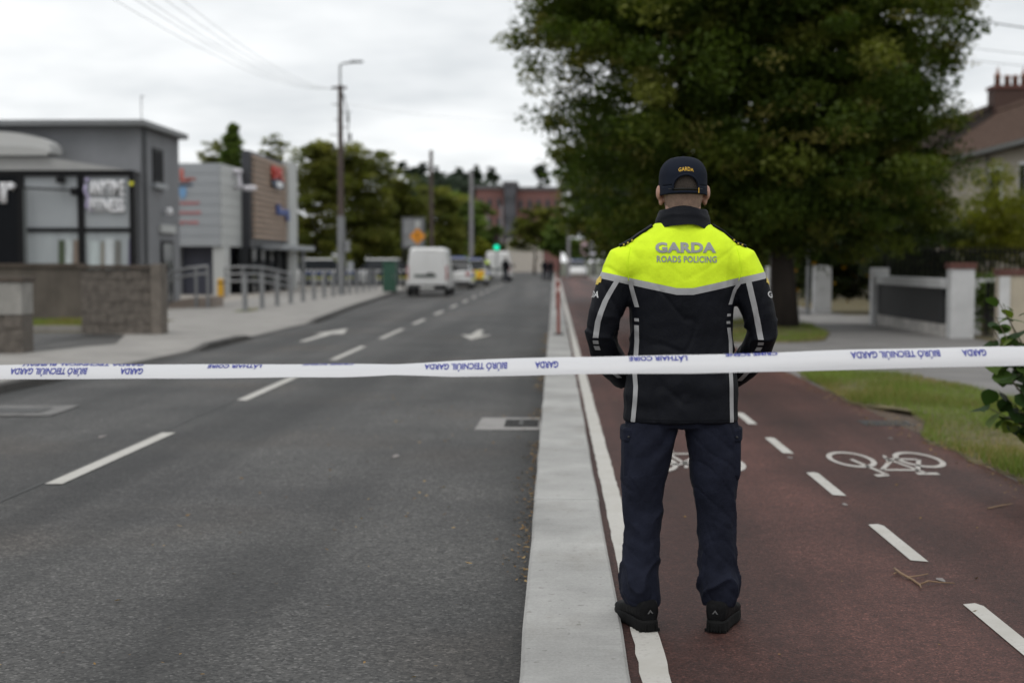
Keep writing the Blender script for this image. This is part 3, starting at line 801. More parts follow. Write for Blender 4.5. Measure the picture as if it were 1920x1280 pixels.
# lettering on the clinic's front
fy = Yc - .03
sign_text('L', .56, .42, facing(XX(349, Yc), ZZ(329, Yc, 340), fy), redf, clinic, .03, .05)
m = MB(); m.ball((XX(330, Yc), fy-.01, ZZ(326, Yc, 330)), (.12, .03, .14)); m.build('red_dot', redf, clinic)
m = MB()
for k in range(4): m.box(XX(352, Yc)+k*.10, fy-.03, ZZ(338, Yc, 350), XX(352, Yc)+k*.10+.07, fy-.002, ZZ(333, Yc, 350))
m.build('small_lettering', redf, clinic)['kind'] = 'stuff'
m = MB(); m.box(XX(328, Yc), fy-.03, ZZ(349, Yc, 345), XX(363, Yc), fy-.002, ZZ(345, Yc, 345)); m.build('underline', navy, clinic)
x, z = XX(345, Yc), ZZ(362, Yc, 345)
m = MB(); m.prism([(x-.15, z+.24), (x+.15, z+.24), (x+.15, z-.05), (x, z-.3), (x-.15, z-.05)], fy-.03, fy-.002); m.build('shield_logo', lblue, clinic)
pk = pm('faded_red', (.42, .15, .15), .5)
for r_, py in enumerate((381, 399, 417)):
    m = MB(); rr = random.Random(py); xx = XX(326 + 4*(r_ == 2), Yc); x1 = XX(374, Yc); z = ZZ(py, Yc, 350)
    while xx < x1:
        w = rr.uniform(.03, .09); m.box(xx, fy-.02, z-.06 - .02*(rr.random() < .2), xx+w, fy-.002, z+.06 + .02*(rr.random() < .3)); xx += w + .03
    m.build('faded_lettering', pk, clinic)['kind'] = 'stuff'
# floodlights on brackets at the corner
wl = pm('lamp_white', (.62, .60, .64), .4)
for (px, py, s) in ((445, 321, .5), (430, 346, .36), (470, 353, .55)):
    m = MB(); x = XX(px, 62.5); z = ZZ(py, 62.5, px); m.cbox(x, 62.5, z, s, .4, s*.42); m.build('floodlight', wl, clinic, bevel=.08)
m = MB(); x = XX(448, 62.5); m.tube([(x, 62.5, ZZ(323, 62.5, 448)), (x+.1, 62.5, ZZ(350, 62.5, 448)), (cx1+.03, 62.7, ZZ(352, 62.5, 430))], .10, 8); m.build('bracket', wl, clinic)
m = MB(); x = XX(533, 72.8); m.cbox(x, 72.6, ZZ(350, 72.6, 533), .3, .3, .35); m.build('floodlight', wl, clinic, bevel=.05)

# ------------------------------------------------------------------ ramp rails, yellow post, bollards, forecourt railing
def rail_fence(name, label, pts, heights, posts, r=.04, group=None):
    o = thing(name, label, 'handrail', pts[0], group)
    for h in heights:
        m = MB(); m.tube([(x, y, z+h) for x, y, z in pts], r, 8); m.build('rail', steel, o)
    for (x, y, z) in posts:
        m = MB(); m.tube([(x, y, z), (x, y, z+heights[0]-.01)], r*.9, 8); m.build('post', steel, o)
    return o
Yr = 43.4
p0, p1, p2 = at(296, 575, Yr), at(348, 560, Yr), at(390, 552, Yr)
def zp(px, py, Y): p = at(px, py, Y); return (p.x, p.y, p.z)
rp = [zp(296, 523, Yr), zp(325, 510, Yr), zp(352, 503, Yr), zp(390, 499, Yr)]
o = thing('ramp_handrail', 'grey two bar handrail climbing the ramp beside the gym door', 'handrail', (rp[0][0], Yr, 0))
m = MB(); m.tube(rp, .05, 8); m.build('rail', steel, o)
m = MB(); m.tube([(x, y, z-.22) for x, y, z in rp], .04, 8); m.build('rail', steel, o)
for px in (312, 367, 389):
    a = zp(px, 500, Yr); m = MB(); m.tube([(a[0], Yr, .0), (a[0], Yr, a[2] - (.02 if px > 340 else .2))], .05, 8); m.build('post', steel, o)
m = MB(); m.prism([(XX(297, Yr), 0), (XX(395, Yr), 0), (XX(395, Yr), .36), (XX(340, Yr), .30), (XX(297, Yr), .08)], Yr+.1, Yr+1.6)
tag(m.build('ramp', pm('ramp_conc', (.24, .2, .17), .9, .2, 3)), kind='structure')
Yr = 56.0
rp = [zp(422, 501, Yr), zp(455, 500, Yr), zp(490, 501, Yr+1), zp(520, 507, Yr+2.5), zp(547, 514, Yr+4)]
o = thing('curved_handrail', 'long grey three bar handrail curving down in front of the slatted tower', 'handrail', (rp[0][0], Yr, 0))
for dz in (0, .28, .56):
    m = MB(); m.tube([(x, y, z-dz) for x, y, z in rp], .045, 8); m.build('rail', steel, o)
for a in rp:
    m = MB(); m.tube([(a[0], a[1], 0), (a[0], a[1], a[2]-.02)], .045, 8); m.build('post', steel, o)
x, Yy = XX(413, 55), 55
m = MB(); m.lathe([(.13, 0), (.13, .70), (.11, .76), (.05, .78)], (x, Yy, .0), 12)
o = thing('yellow_post', 'short bright yellow guard post beside the clinic column', 'bollard', (x, Yy, 0)); m.build('post', pm('post_yellow', (.62, .34, .02), .5), o, smooth=False)
m = MB(); m.lathe([(.135, .60), (.135, .66)], (x, Yy, 0), 12); m.build('band', dark, o)
# bollards
bx0 = -8.8
first = None
for k in range(14):
    yb_ = 40.2 + 2.5*k
    if first is None:
        b = thing('bollard', 'x', 'bollard', (0, 0, 0), 'grey steel bollards lining the forecourt edge')
        m = MB(); m.lathe([(.075, 0), (.075, .98), (.06, 1.0)], (0, 0, 0), 14); m.build('post', steel, b)
        m = MB(); m.lathe([(.13, 0), (.13, .015)], (0, 0, 0), 14); m.build('base_plate', steel, b)
        first = b
    else: b = copy_tree(first)
    b.location = (bx0 - .03*k, yb_, .03)
    ordn = ['nearest', 'second nearest', 'third nearest', 'fourth', 'fifth', 'sixth', 'seventh', 'eighth', 'ninth', 'tenth', 'eleventh', 'twelfth', 'thirteenth', 'farthest'][k]
    where = 'beside the block wall' if k == 0 else ('before the clinic handrail' if k < 5 else ('beside the tall lamp pole' if k in (7, 8) else 'along the forecourt edge'))
    b['label'] = f'grey steel bollard {where}, {ordn} of the row of fourteen'
# dark railing of the car park
Yf = 78
o = thing('car_park_railing', 'low dark railing along the car park behind the bollards', 'railing', (XX(620, Yf), Yf, 0))
x0, x1 = XX(543, Yf), XX(760, Yf); n = 26
m = MB(); m.box(x0, Yf-.04, 1.0, x1, Yf+.04, 1.07); m.build('top_rail', dark, o)
m = MB(); m.box(x0, Yf-.04, .12, x1, Yf+.04, .18); m.build('bottom_rail', dark, o)
pk0 = None
for k in range(n):
    x = x0 + (x1-x0)*(k+.5)/n
    if pk0 is None:
        mm = MB(); mm.box(-.085, -.02, .182, .085, .02, .998); pk0 = mm.mesh('picket')
    q = link_mesh('picket', pk0, pm('picket_navy', (.022, .03, .042), .5), o, local=True); q.location = (x - XX(620, Yf), 0, 0)
# green cabinet
Yk = 66.5; xk = XX(731, Yk)
o = thing('utility_cabinet', 'dark green roadside utility cabinet behind the parked white van', 'cabinet', (xk, Yk, 0))
gcm = pm('cabinet_green', (.025, .085, .055), .5, .1)
m = MB(); m.cbox(xk, Yk, .72, .62, .5, 1.36); m.build('body', gcm, o, bevel=.03)
m = MB(); m.cbox(xk, Yk, 1.43, .70, .58, .06); m.build('lid', gcm, o, bevel=.02)
m = MB(); m.cbox(xk, Yk-.26, .72, .5, .015, 1.2); d = m.build('door', gcm, o)
m = MB(); m.cbox(xk+.18, Yk-.275, .75, .04, .02, .14); m.build('handle', steel, d)
m = MB(); m.cbox(xk, Yk, .02, .66, .54, .04); m.build('plinth', kerbmat, o)
# ------------------------------------------------------------------ poles and cables
woodp = pm('pole_wood', (.075, .055, .048), .85, .25, 3, .3, 30, stretch=(3, 3, .3))
def pole(name, label, px, Y, top_py, r, sleeve=None, arm=False, steps=False, mat=woodp, base_z=0, group=None):
    x = XX(px, Y); zt = ZZ(top_py, Y, px)
    o = thing(name, label, 'pole' if name != 'street_lamp' else 'street lamp', (x, Y, base_z), group)
    lean = (XX(px, Y) - at(px-0, 490, Y).x)
    z0 = base_z
    if sleeve:
        m = MB(); m.tube([(x, Y, z0), (x, Y, sleeve)], [r*1.25, r*1.2], 12); m.build('sleeve', steel, o); z0 = sleeve + .004
    m = MB(); m.tube([(x, Y, z0), (x, Y, zt)], [r, r*.72], 12); m.build('post', mat, o)
    return o, x, zt
Yl = 60.5
lp, lx, lzt = pole('street_lamp', 'tall dark wooden pole with grey sleeve, step bolts and lamp arm beside the bollards', 640, Yl, 160, .135, sleeve=ZZ(405, Yl, 640))
m = MB(); m.tube([(lx, Yl, lzt+.003), (lx, Yl, lzt+.85), (lx+.2, Yl, lzt+.93), (lx+.7, Yl, lzt+.97)], .045, 8); m.build('lamp_arm', steel, lp)
m = MB(); m.box(lx+.45, Yl-.12, lzt+.94, lx+.98, Yl+.12, lzt+1.03); m.build('lamp_head', pm('lamp_grey', (.2, .21, .22), .5), lp, bevel=.03)
m = MB(); m.box(lx-.35, Yl-.05, lzt-.16, lx+.28, Yl+.05, lzt-.06); m.build('cross_arm', woodp, lp)
for k in range(9):
    m = MB(); z = lzt - .5 - .32*k; s = -1 if k % 2 else 1; m.tube([(lx + s*.1, Yl, z), (lx + s*(.26 + .1*(k % 3)), Yl, z+.02)], .022, 6); m.build('step_bolt', iron, lp)
for (ox, oz) in ((.32, -1.1), (.42, -1.9), (-.3, -2.3)):
    m = MB(); m.cbox(lx+ox, Yl, lzt+oz-.3, .1, .1, .34); m.build('cable_box', iron, lp)
m = MB(); m.tube([(lx+.1, Yl, lzt-.3), (lx+.36, Yl, lzt-1.3), (lx+.3, Yl, lzt-2.2), (lx+.12, Yl, lzt-2.9)], .025, 6); m.build('cable_loop', iron, lp)
m = MB(); m.cbox(lx+.28, Yl-.1, 2.1, .2, .2, .5); m.build('pole_box', steel, lp)
m = MB(); m.cbox(lx+.4, Yl-.1, 1.25, .25, .15, .4); m.build('pole_box', clad_grey, lp)
pole('wooden_pole', 'dark wooden utility pole before the trees, left of the grey steel pole', 809, 95, 282, .16)
x = XX(884, 105); pl, _, zt = pole('steel_pole', 'grey steel pole standing before the bright hedge, just left of the green light', 884, 105, 322, .17, mat=pm('pole_pale', (.22, .21, .22), .6))
pole('slim_pole', 'slim pale pole in front of the red brick building', 940, 140, 385, .14, mat=pm('pole_pale', (.22, .21, .22)))
pole('slim_pole', 'thinnest grey pole far off among the trees left of the brick building', 914, 150, 392, .09, mat=pm('pole_pale', (.22, .21, .22)))
pole('steel_pole', 'grey lamp column on the right pavement far down the cycle track', 1066, 128, 402, .15, mat=pm('pole_pale', (.22, .21, .22)))
pole('wooden_pole', 'slender pale pole rising just left of the dark lime trunk', 1447, 34, 120, .05, mat=pm('pole_pale2', (.16, .14, .13)))
pole('steel_pole', 'grey steel post in front of the white gate pillar beyond the trunk', 1515, 38.5, 470, .055, mat=steel)
def cable(a, b, sag, r, label, group):
    a, b = Vector(a), Vector(b); pts = []
    for i in range(25):
        t = i/24; p = a.lerp(b, t); p.z -= sag*4*t*(1-t); pts.append(p)
    m = MB(); m.tube(pts, r, 5); o = m.build('power_line', dark); tag(o, label, 'cable', group)
lg = 'thin black cables strung to the lamp pole'
names = ['lowest cable of the left sky, ending at the lamp pole cross arm', 'second cable from the left, strung to the lamp pole', 'third cable from the left, strung to the lamp pole', 'fourth cable in the left sky running down to the lamp pole', 'rightmost faint cable over the road to the lamp pole']
for i, px in enumerate((172, 222, 250, 292, 330)):
    Yn = 17.0; a = at(px - 40, -50 + i*2, Yn + i*.6)
    cable(a, (lx - .3 + .12*i, Yl, lzt - .10), .5, .0032, 'thin black ' + names[i], lg)
cable((lx+.3, Yl, lzt-.8), at(1140, 205, 140), .9, .004, 'faint black cable crossing the sky from lamp pole towards the big tree', lg)
for k, (py0, py1, lb) in enumerate(((26, 50, 'black cable crossing the top right corner of the sky, lowest and thickest'), (84, 92, 'faint cable in the right sky just below the thick one'), (108, 112, 'faintest cable in the right sky above the chimney'))):
    cable(at(1760, py0 - 6, 38), at(2050, py1 + 14, 30), .1, .014 if k == 0 else .006, lb, 'cables in the right sky')

# ------------------------------------------------------------------ trees and hedges
lf_dark = mat_leaf('lime_leaf', [(0, (.036, .056, .012)), (.35, (.066, .098, .018)), (.65, (.108, .135, .025)), (1, (.17, .18, .042))], .42)
lf_bract = mat_leaf('lime_bract', [(0, (.14, .135, .04)), (1, (.30, .26, .085))], .4)
lf_olive = mat_leaf('olive_leaf', [(0, (.085, .100, .028)), (.5, (.160, .165, .045)), (1, (.25, .235, .07))], .55)
lf_mid = mat_leaf('mid_leaf', [(0, (.075, .115, .036)), (.5, (.135, .185, .055)), (1, (.20, .25, .08))], .55)
lf_pine = mat_leaf('pine_leaf', [(0, (.026, .042, .028)), (.5, (.045, .064, .040)), (1, (.065, .085, .052))], .15)
lf_yel = mat_leaf('yellow_green_leaf', [(0, (.11, .125, .018)), (.5, (.20, .21, .028)), (1, (.32, .30, .05))], .45)
lf_hedge = mat_leaf('hedge_leaf', [(0, (.018, .026, .009)), (.5, (.032, .044, .013)), (1, (.06, .075, .02))], .2)
petal = mat_leaf('yellow_petal', [(0, (.40, .20, .01)), (1, (.60, .36, .02))], .2)
def limbs(root, x, y, z0, z1, r, spread, seed, mat=bark, lean=0.0, n=7):
    rng = random.Random(seed)
    m = MB(); H = z1 - z0
    pts = [(x + lean*t*H + .06*math.sin(t*5+seed), y + .05*math.sin(t*4), z0 + H*t) for t in np.linspace(0, 1, 9)]
    rs = [r*(1.16 if i == 0 else 1.0 if i == 1 else 1 - .75*(i/8)) for i in range(9)]
    m.tube(pts, rs, 12); m.build('trunk', mat, root, smooth=True)
    for k in range(n):
        t = .3 + .6*k/n; p = Vector(pts[int(t*8)]); a = k*2.4 + rng.uniform(-.4, .4); L = spread*(.6 + .4*rng.random())
        q = [p, p + Vector((math.cos(a)*L*.4, math.sin(a)*L*.4, .35*L)), p + Vector((math.cos(a)*L*.95, math.sin(a)*L*.95, .55*L))]
        m = MB(); m.tube(q, [r*.36, r*.22, r*.07], 7); m.build('limb', mat, root, smooth=True)
def bgtree(label, px, top, bot, hw, D, mat, seed, name='background_tree', n=110, per=80, leaf=.34, trunk=True, zb=None, lobes=None, up=.5, shell=.45, group=None, cat='tree', tvar=.25, flat=1.0):
    n = int(n*1.15); per = int(per*1.35) if per > 40 else per; leaf *= .78; x = XX(px, D); zt = ZZ(top, D, px); zl = max(.3, ZZ(bot, D, px)) if zb is None else zb; rx = hw*D/F
    o = thing(name, label, cat, (x, D, -.1), group)
    zc = (zt+zl)/2; rz = (zt-zl)/2
    if lobes is None:
        r = random.Random(seed)
        lobes = [(x, D, zc, rx*.9, rx*.9*flat, rz*.92, 3)]
        if bot > 440:
            for s_ in (-1, 1): lobes.append((x + s_*rx*.5, D, zl + rz*.38, rx*.62, rx*.6*flat, rz*.5, 1.6))
        for k in range(5):
            a = r.uniform(0, 2*PI); lobes.append((x + rx*.5*math.cos(a), D + rx*.4*math.sin(a), zc + rz*r.uniform(-.5, .6), rx*.5, rx*.5, rz*.42, 1))
        lobes.append((x + rx*r.uniform(-.25, .25), D, zt - rz*.28, rx*.42, rx*.42, rz*.3, 1))
    if trunk: limbs(o, x, D, -.1, zc + rz*.3, max(.10, rx*.055), rx*.8, seed, n=6)
    foliage('crown', mat, o, lobes, n, per, max(.3, rx*.26), leaf, leaf*.62, seed, shell=shell, up=up+.4, tvar=tvar)
    return o
tg = 'trees left of the road'
for (lab, px, top, bot, hw, D, mt, sd, kw) in [
    ('tall pointed conifer rising behind the clinic roof', 440, 231, 330, 27, 96, lf_mid, 21, dict(n=150, per=60, name='conifer', leaf=.28, lobes=[(XX(440, 96), 96, ZZ(p_, 96), w_*96/F, w_*96/F, 14*96/F, 1) for p_, w_ in ((244, 6), (256, 12), (268, 18), (282, 24), (297, 28), (312, 30))])),
    ('thin sparse tree left of the conifer behind the clinic', 396, 258, 325, 30, 98, lf_olive, 22, dict(n=46, per=34, leaf=.3)),
    ('sparse feathery tree between the conifer and slatted tower', 512, 250, 330, 32, 99, lf_olive, 23, dict(n=50, per=34, leaf=.3)),
    ('big dark olive tree just right of the clinic end column', 592, 252, 520, 66, 88, lf_olive, 24, dict(n=230)),
    ('broad olive tree standing right behind the tall lamp pole', 672, 268, 520, 76, 92, lf_olive, 25, dict(n=230)),
    ('rounded olive tree above the billboard', 745, 325, 520, 66, 97, lf_olive, 26, dict(n=190)),
    ('olive tree directly behind the parked white van', 812, 340, 520, 62, 112, lf_olive, 27, dict(n=170, leaf=.4)),
    ('lighter green tree behind the grey steel pole', 868, 352, 505, 50, 125, lf_mid, 28, dict(n=150, leaf=.42)),
    ('green tree before the left end of the brick building', 905, 374, 500, 38, 135, lf_mid, 29, dict(n=80, leaf=.42)),
    ('dull green tree before the right end of the brick building', 1003, 378, 470, 42, 165, lf_olive, 30, dict(n=80, leaf=.5)),
    ('dark bushy tree at the far end of the cycle track', 1048, 402, 478, 34, 138, lf_mid, 31, dict(n=110, leaf=.42)),
    ('wide dark tree far behind the parked patrol car on the right', 1112, 380, 492, 55, 165, lf_mid, 32, dict(n=150, leaf=.5)),
    ('dense tree filling the view left of the dark lime trunk', 1235, 380, 505, 80, 150, lf_mid, 33, dict(n=190, leaf=.5)),
    ('dense tree filling the view right of the dark lime trunk', 1480, 380, 520, 120, 95, lf_mid, 34, dict(n=230, leaf=.4)),
]:
    bgtree(lab, px, top, bot, hw, D, mt, sd, group=tg if px < 950 else 'trees at the end of the road', **kw)
pines = [(760, 300, 345, 15, 'leftmost dark pine on the skyline, with a peaked crown'), (789, 300, 350, 19, 'broad dark pine on the skyline, just left of the wooden pole'), (821, 312, 352, 16, 'dark pine right of the wooden pole on the skyline'),
         (862, 314, 350, 19, 'rounded dark pine on the skyline left of the grey pole'), (893, 309, 348, 17, 'tallest dark pine right of the grey pole on the skyline'), (922, 311, 345, 14, 'rightmost dark pine of the skyline row above the brick building'), (1016, 308, 352, 19, 'lone dark pine above the red brick building beside the lime tree')]
for k, (px, a, b, hw, lab) in enumerate(pines):
    D = 250 if k < 6 else 270
    o = bgtree(lab, px, a, b, hw, D, lf_pine, 40+k, name='pine_tree', n=36, per=60, leaf=.75, group='pines on the skyline', shell=.6)
bgtree('long dark wood below the skyline pines', 840, 338, 400, 118, 246, lf_pine, 60, name='distant_wood', n=200, per=60, leaf=.9, trunk=False, flat=.2)['kind'] = 'stuff'
bgtree('bright yellow green hedge beside the green traffic light', 908, 443, 500, 24, 118, lf_yel, 61, name='hedge', n=60, per=60, leaf=.25, trunk=False, cat='hedge')
bgtree('low yellow topped hedge behind the car park railing', 610, 486, 512, 46, 84, lf_yel, 62, name='hedge', n=60, per=60, leaf=.2, trunk=False, cat='hedge')
bgtree('low dark green hedge behind the two parked patrol cars', 860, 478, 520, 50, 122, lf_mid, 63, name='hedge', n=70, per=60, leaf=.3, trunk=False, cat='hedge')

# the big lime in front
Yt = 31.0
lx_, lzf = XX(1474, Yt), 0
lime = thing('lime_tree', 'huge dark lime tree in flower overhanging the right pavement', 'tree', (lx_, Yt, 0))
cxm = XX(1385, Yt)
LB = [(cxm, Yt, 6.0, 4.7, 4.5, 4.0, 5), (cxm-1.5, Yt-.6, 7.4, 3.5, 3.2, 2.3, 2.0), (cxm+1.8, Yt-.6, 7.2, 3.35, 3.2, 2.4, 2.0), (cxm+1.5, Yt-.5, 4.0, 3.3, 3.0, 2.2, 1.8),
      (cxm-1.4, Yt+.4, 3.9, 2.9, 2.8, 2.2, 1.4), (cxm+.4, Yt-2.6, 7.4, 2.2, 1.6, 1.6, 1.0), (cxm, Yt, 9.3, 3.6, 3.6, 2.2, 2.0), (cxm+.9, Yt-.6, 2.8, 2.4, 2.2, 1.2, .9), (cxm+2.9, Yt, 5.4, 2.0, 2.2, 2.0, .9), (cxm-2.9, Yt, 7.3, 2.4, 2.2, 1.8, 1.0), (cxm+3.0, Yt+.3, 3.4, 1.7, 1.8, 1.5, .7), (cxm-.6, Yt, 2.5, 2.7, 2.2, 1.2, 1.0), (cxm, Yt, 11.0, 4.2, 4.2, 2.4, 1.2), (cxm+1.9, Yt+.4, 2.6, 2.6, 2.2, 1.2, .9)]
limbs(lime, lx_, Yt, -.05, 8.0, .27, 3.6, 3, n=11, lean=-.02)
foliage('crown', lf_dark, lime, LB, 1650, 225, .56, .110, .085, 5, zmin=1.2, shell=.5, up=.6, droop=.6, tvar=.32)
foliage('blossom', lf_bract, lime, LB, 560, 48, .34, .085, .05, 6, zmin=1.8, shell=.12, up=.5, droop=1.2)
t2 = thing('lime_tree', 'second, paler lime tree behind the left side of the huge lime', 'tree', (XX(1215, 52), 52, 0))
x2 = XX(1165, 52)
LB2 = [(x2, 52, 4.0, 2.3, 2.4, 2.9, 3), (x2-.9, 51.6, 3.7, 1.5, 1.5, 2.0, 1.2), (x2+.8, 51.6, 4.4, 1.8, 1.8, 2.2, 1.2), (x2-.3, 51.4, 5.6, 1.4, 1.4, 1.2, .8), (x2+2.2, 52, 4.0, 2.2, 2.2, 2.6, 1.2)]
limbs(t2, XX(1215, 52), 52, -.05, 4.5, .2, 1.8, 8)
foliage('crown', lf_dark, t2, LB2, 420, 120, .5, .15, .11, 9, zmin=1.4, shell=.45, up=.4)
foliage('blossom', lf_bract, t2, LB2, 170, 40, .3, .10, .06, 10, zmin=1.5, shell=.1, up=.4)
t3 = thing('lime_tree', 'third lime tree, mostly hidden beyond the dark lime trunk', 'tree', (XX(1420, 58), 58, 0))
x3 = XX(1400, 58)
limbs(t3, x3, 58, -.05, 4.5, .22, 2, 18)
foliage('crown', lf_dark, t3, [(x3, 58, 4.6, 4.2, 3, 3.6, 2), (x3+3.5, 58, 4.2, 3.2, 2.6, 3.0, 1)], 330, 110, .7, .2, .15, 19, zmin=1.2, shell=.5)

# ------------------------------------------------------------------ right side: pillars, wall, railing, gate, house
def pillar(label, px0, px1, Y, top, capm=None, mat=white_pl, dy=.32):
    x0, x1 = XX(px0, Y), XX(px1, Y); zt = ZZ(top, Y, px0)
    o = thing('gate_pillar', label, 'gate pillar', ((x0+x1)/2, Y, 0))
    ch = .10 if capm else 0
    m = MB(); m.box(x0, Y, -.05, x1, Y+dy, zt-ch); m.build('shaft', mat, o, bevel=.012)
    if capm:
        n = max(3, int((x1-x0+.06)/.11))
        for r_ in range(2):
            for k in range(n):
                a = x0-.03+(x1-x0+.06)*k/n; b = x0-.03+(x1-x0+.06)*(k+1)/n
                m = MB(); m.box(a+.004, Y-.03, zt-ch+.003+.06*r_, b-.004, Y+dy+.03, zt-ch+.055+.06*r_); m.build('brick', rust, o)
    return o, x0, x1, zt
pa = pillar('white pillar at the driveway end of the black panelled wall', 1637, 1668, 33.0, 502)
pb = pillar('white pillar with a red brick cap beside the iron gate', 1784, 1829, 27.2, 494, rust)
pc = pillar('cream sided pillar with brick cap at the right edge of the photo', 1877, 1935, 25.8, 506, rust, mat=pm('cream_render', (.42, .37, .29), .85, .12, 2))
m = MB(); x0 = pc[1]; m.box(x0-.03, 25.76, -.05, x0+.16, 25.79, pc[3]-.12); m.build('white_face', white_pl, pc[0])
pillar('plain white pillar beyond the lime trunk, before the flowering hedge', 1527, 1560, 40.0, 498)
pillar('farthest white pillar, glimpsed left of the lime trunk', 1438, 1456, 47.0, 500)
xw = pa[2] - .18
o = thing('front_wall', 'low garden wall with black panel and white coping between two white pillars', 'wall', (xw, 30, 0))
def wallbox(name, mat, y0, y1, z0, z1, d0, d1):
    # the wall runs from pillar A to pillar B along the boundary
    xa, xb = pa[2]-.25, pb[1]+.02
    def xy(t, d): return (xa + (xb-xa)*t + d, 33.2 + (27.72-33.2)*t)
    m = MB(); a = xy(y0, d0); b = xy(y1, d0); c = xy(y1, d1); e = xy(y0, d1)
    m.loft([[(p[0], p[1], z) for p in (a, b, c, e)] for z in (z0, z1)]); return m.build(name, mat, o)
zc0 = ZZ(540, 27.7, 1770); zc1 = ZZ(523, 27.7, 1770); zq = ZZ(608, 27.7, 1770)
wallbox('plinth', pm('plinth_white', (.40, .38, .36), .85, .3, 3), 0, 1, -.05, zq-.005, -.03, .2)
wallbox('black_panel', pm('wall_black', (.022, .022, .023), .7, .15, 3, .3, 40), .02, .98, zq, zc0-.005, 0, .2)
wallbox('coping', white_pl, 0, 1, zc0, zc1, -.06, .26)
# iron gate
Yq = 26.6; gx0, gx1 = pb[2]+.05, XX(1873, Yq); gt = ZZ(527, Yq, 1850)
o = thing('iron_gate', 'black iron garden gate of plain bars between the two brick capped pillars', 'gate', (gx0, Yq, 0))
ir = pm('gate_black', (.009, .009, .009), .6, spec=.12)
m = MB(); m.tube([(gx0, Yq, .08), (gx0, Yq, gt), (gx1, Yq, gt), (gx1, Yq, .08), (gx0, Yq, .08)], .022, 6); m.build('frame', ir, o)
for k in range(1, 6):
    x = gx0 + (gx1-gx0)*k/6; m = MB(); m.tube([(x, Yq, .1), (x, Yq, gt-.02)], .010, 6); m.build('bar', ir, o)
m = MB(); m.box(gx0-.01, Yq-.03, .52, gx1+.01, Yq-.024, .56); m.build('crossbar', ir, o)
m = MB(); xg = XX(1820, 28.4); m.box(xg, 28.4, 0, xg+.22, 28.6, ZZ(541, 28.4, 1820)); m.box(xg-.3, 28.38, ZZ(541, 28.4, 1820)+.003, xg+2.4, 28.66, ZZ(522, 28.4, 1820))
tag(m.build('garden_wall', white_pl), 'short white garden wall stub behind the iron gate', 'wall')
# black picket railing
Yv = 33.8; x0, x1 = XX(1655, Yv), XX(1935, Yv); zt0, zb0 = ZZ(462, Yv, 1790), ZZ(520, Yv, 1790)
o = thing('picket_railing', 'tall black picket railing between the front gardens behind the panelled wall', 'railing', (x0, Yv, 0))
m = MB(); m.box(x0, Yv-.02, zt0-.14, x1, Yv+.02, zt0-.10); m.build('top_rail', ir, o)
m = MB(); m.box(x0, Yv-.02, zb0-.04, x1, Yv+.02, zb0); m.build('bottom_rail', ir, o)
n = 30; mm = MB(); mm.box(-.028, -.026, zb0-.3, .028, -.021, zt0-.03); mm.prism([(-.028, zt0-.03), (.028, zt0-.03), (0, zt0+.03)], -.026, -.021); pkm = mm.mesh('picket')
for k in range(n):
    q = link_mesh('picket', pkm, ir, o, local=True); q.location = ((x1-x0)*(k+.5)/n, 0, 0)
m = MB(); m.box(x0, Yv+.1, -.05, x1, Yv+.3, ZZ(521, Yv, 1790)); tag(m.build('garden_wall', pm('low_wall_dark', (.05, .048, .045), .85, .2, 3)), 'dark low wall under the black picket railing', 'wall')
# planting
hx0, hx1 = XX(1562, 37.5), XX(1650, 37.5)
o = thing('flowering_hedge', 'dark hedge dotted with orange yellow flowers between the white pillars', 'hedge', ((hx0+hx1)/2, 41, 0))
hl = [(hx0+.25+.75*k, 41 + .3*(k % 2), 1.15+.25*(k % 3), .75, .8, 1.15, 1) for k in range(5)] + [(hx0+1.2+.9*k, 40.6, 2.3, .7, .7, .6, .6) for k in range(4)]
foliage('leaves', lf_hedge, o, hl, 620, 90, .32, .13, .09, 71, shell=.8)
foliage('flower', petal, o, hl, 190, 4, .07, .11, .10, 72, shell=.02)
next(c for c in o.children if c.name.startswith('flower'))['kind'] = 'stuff'
o = thing('garden_shrub', 'yellow green shrub in front of the house on the right', 'shrub', (XX(1855, 38), 38, 0))
xs_ = XX(1855, 38)
foliage('leaves', lf_yel, o, [(xs_, 38, 2.6, 1.1, 1.0, 1.6, 2), (xs_+.5, 38, 2.2, 1.0, 1.0, 1.1, 1), (xs_-.5, 38, 1.7, .9, .8, 1.0, 1)], 130, 80, .36, .10, .06, 73, shell=.6)
limbs(o, xs_, 38, 0, 2.6, .07, .7, 74)
o = thing('garden_tree', 'leafy green garden tree right of the yellow shrub, cut by the photo edge', 'tree', (XX(1925, 39), 39.5, 0))
xs_ = XX(1915, 39.5)
foliage('leaves', lf_yel, o, [(xs_, 39.5, 2.2, 1.0, 1.0, 1.2, 2)], 70, 70, .36, .11, .07, 75, shell=.6)
limbs(o, xs_, 39.5, 0, 2.4, .08, .8, 76)
o = thing('garden_shrub', 'rounded mid green shrub behind the picket railing', 'shrub', (XX(1720, 37), 37, 0))
xs_ = XX(1722, 37)
foliage('leaves', lf_hedge, o, [(xs_-.4, 37, 1.2, 1.0, .9, 1.2, 1), (xs_+.8, 37.3, 1.3, 1.0, .9, 1.1, 1), (xs_+.2, 37.2, 2.2, .9, .8, .8, 1)], 120, 80, .34, .10, .07, 77, shell=.6)
limbs(o, xs_, 37.2, 0, 1.8, .07, .7, 78)
o = thing('garden_shrub', 'small leafy shrub growing against the iron gate', 'shrub', (XX(1855, 27.5), 27.6, 0))
xs_ = XX(1852, 27.5)
foliage('leaves', lf_mid, o, [(xs_, 27.7, .75, .35, .3, .65, 1)], 40, 60, .16, .07, .045, 79, shell=.6)
m = MB(); m.tube([(xs_, 27.7, 0), (xs_+.02, 27.7, 1.0)], [.025, .01], 6); m.build('stem', bark, o)
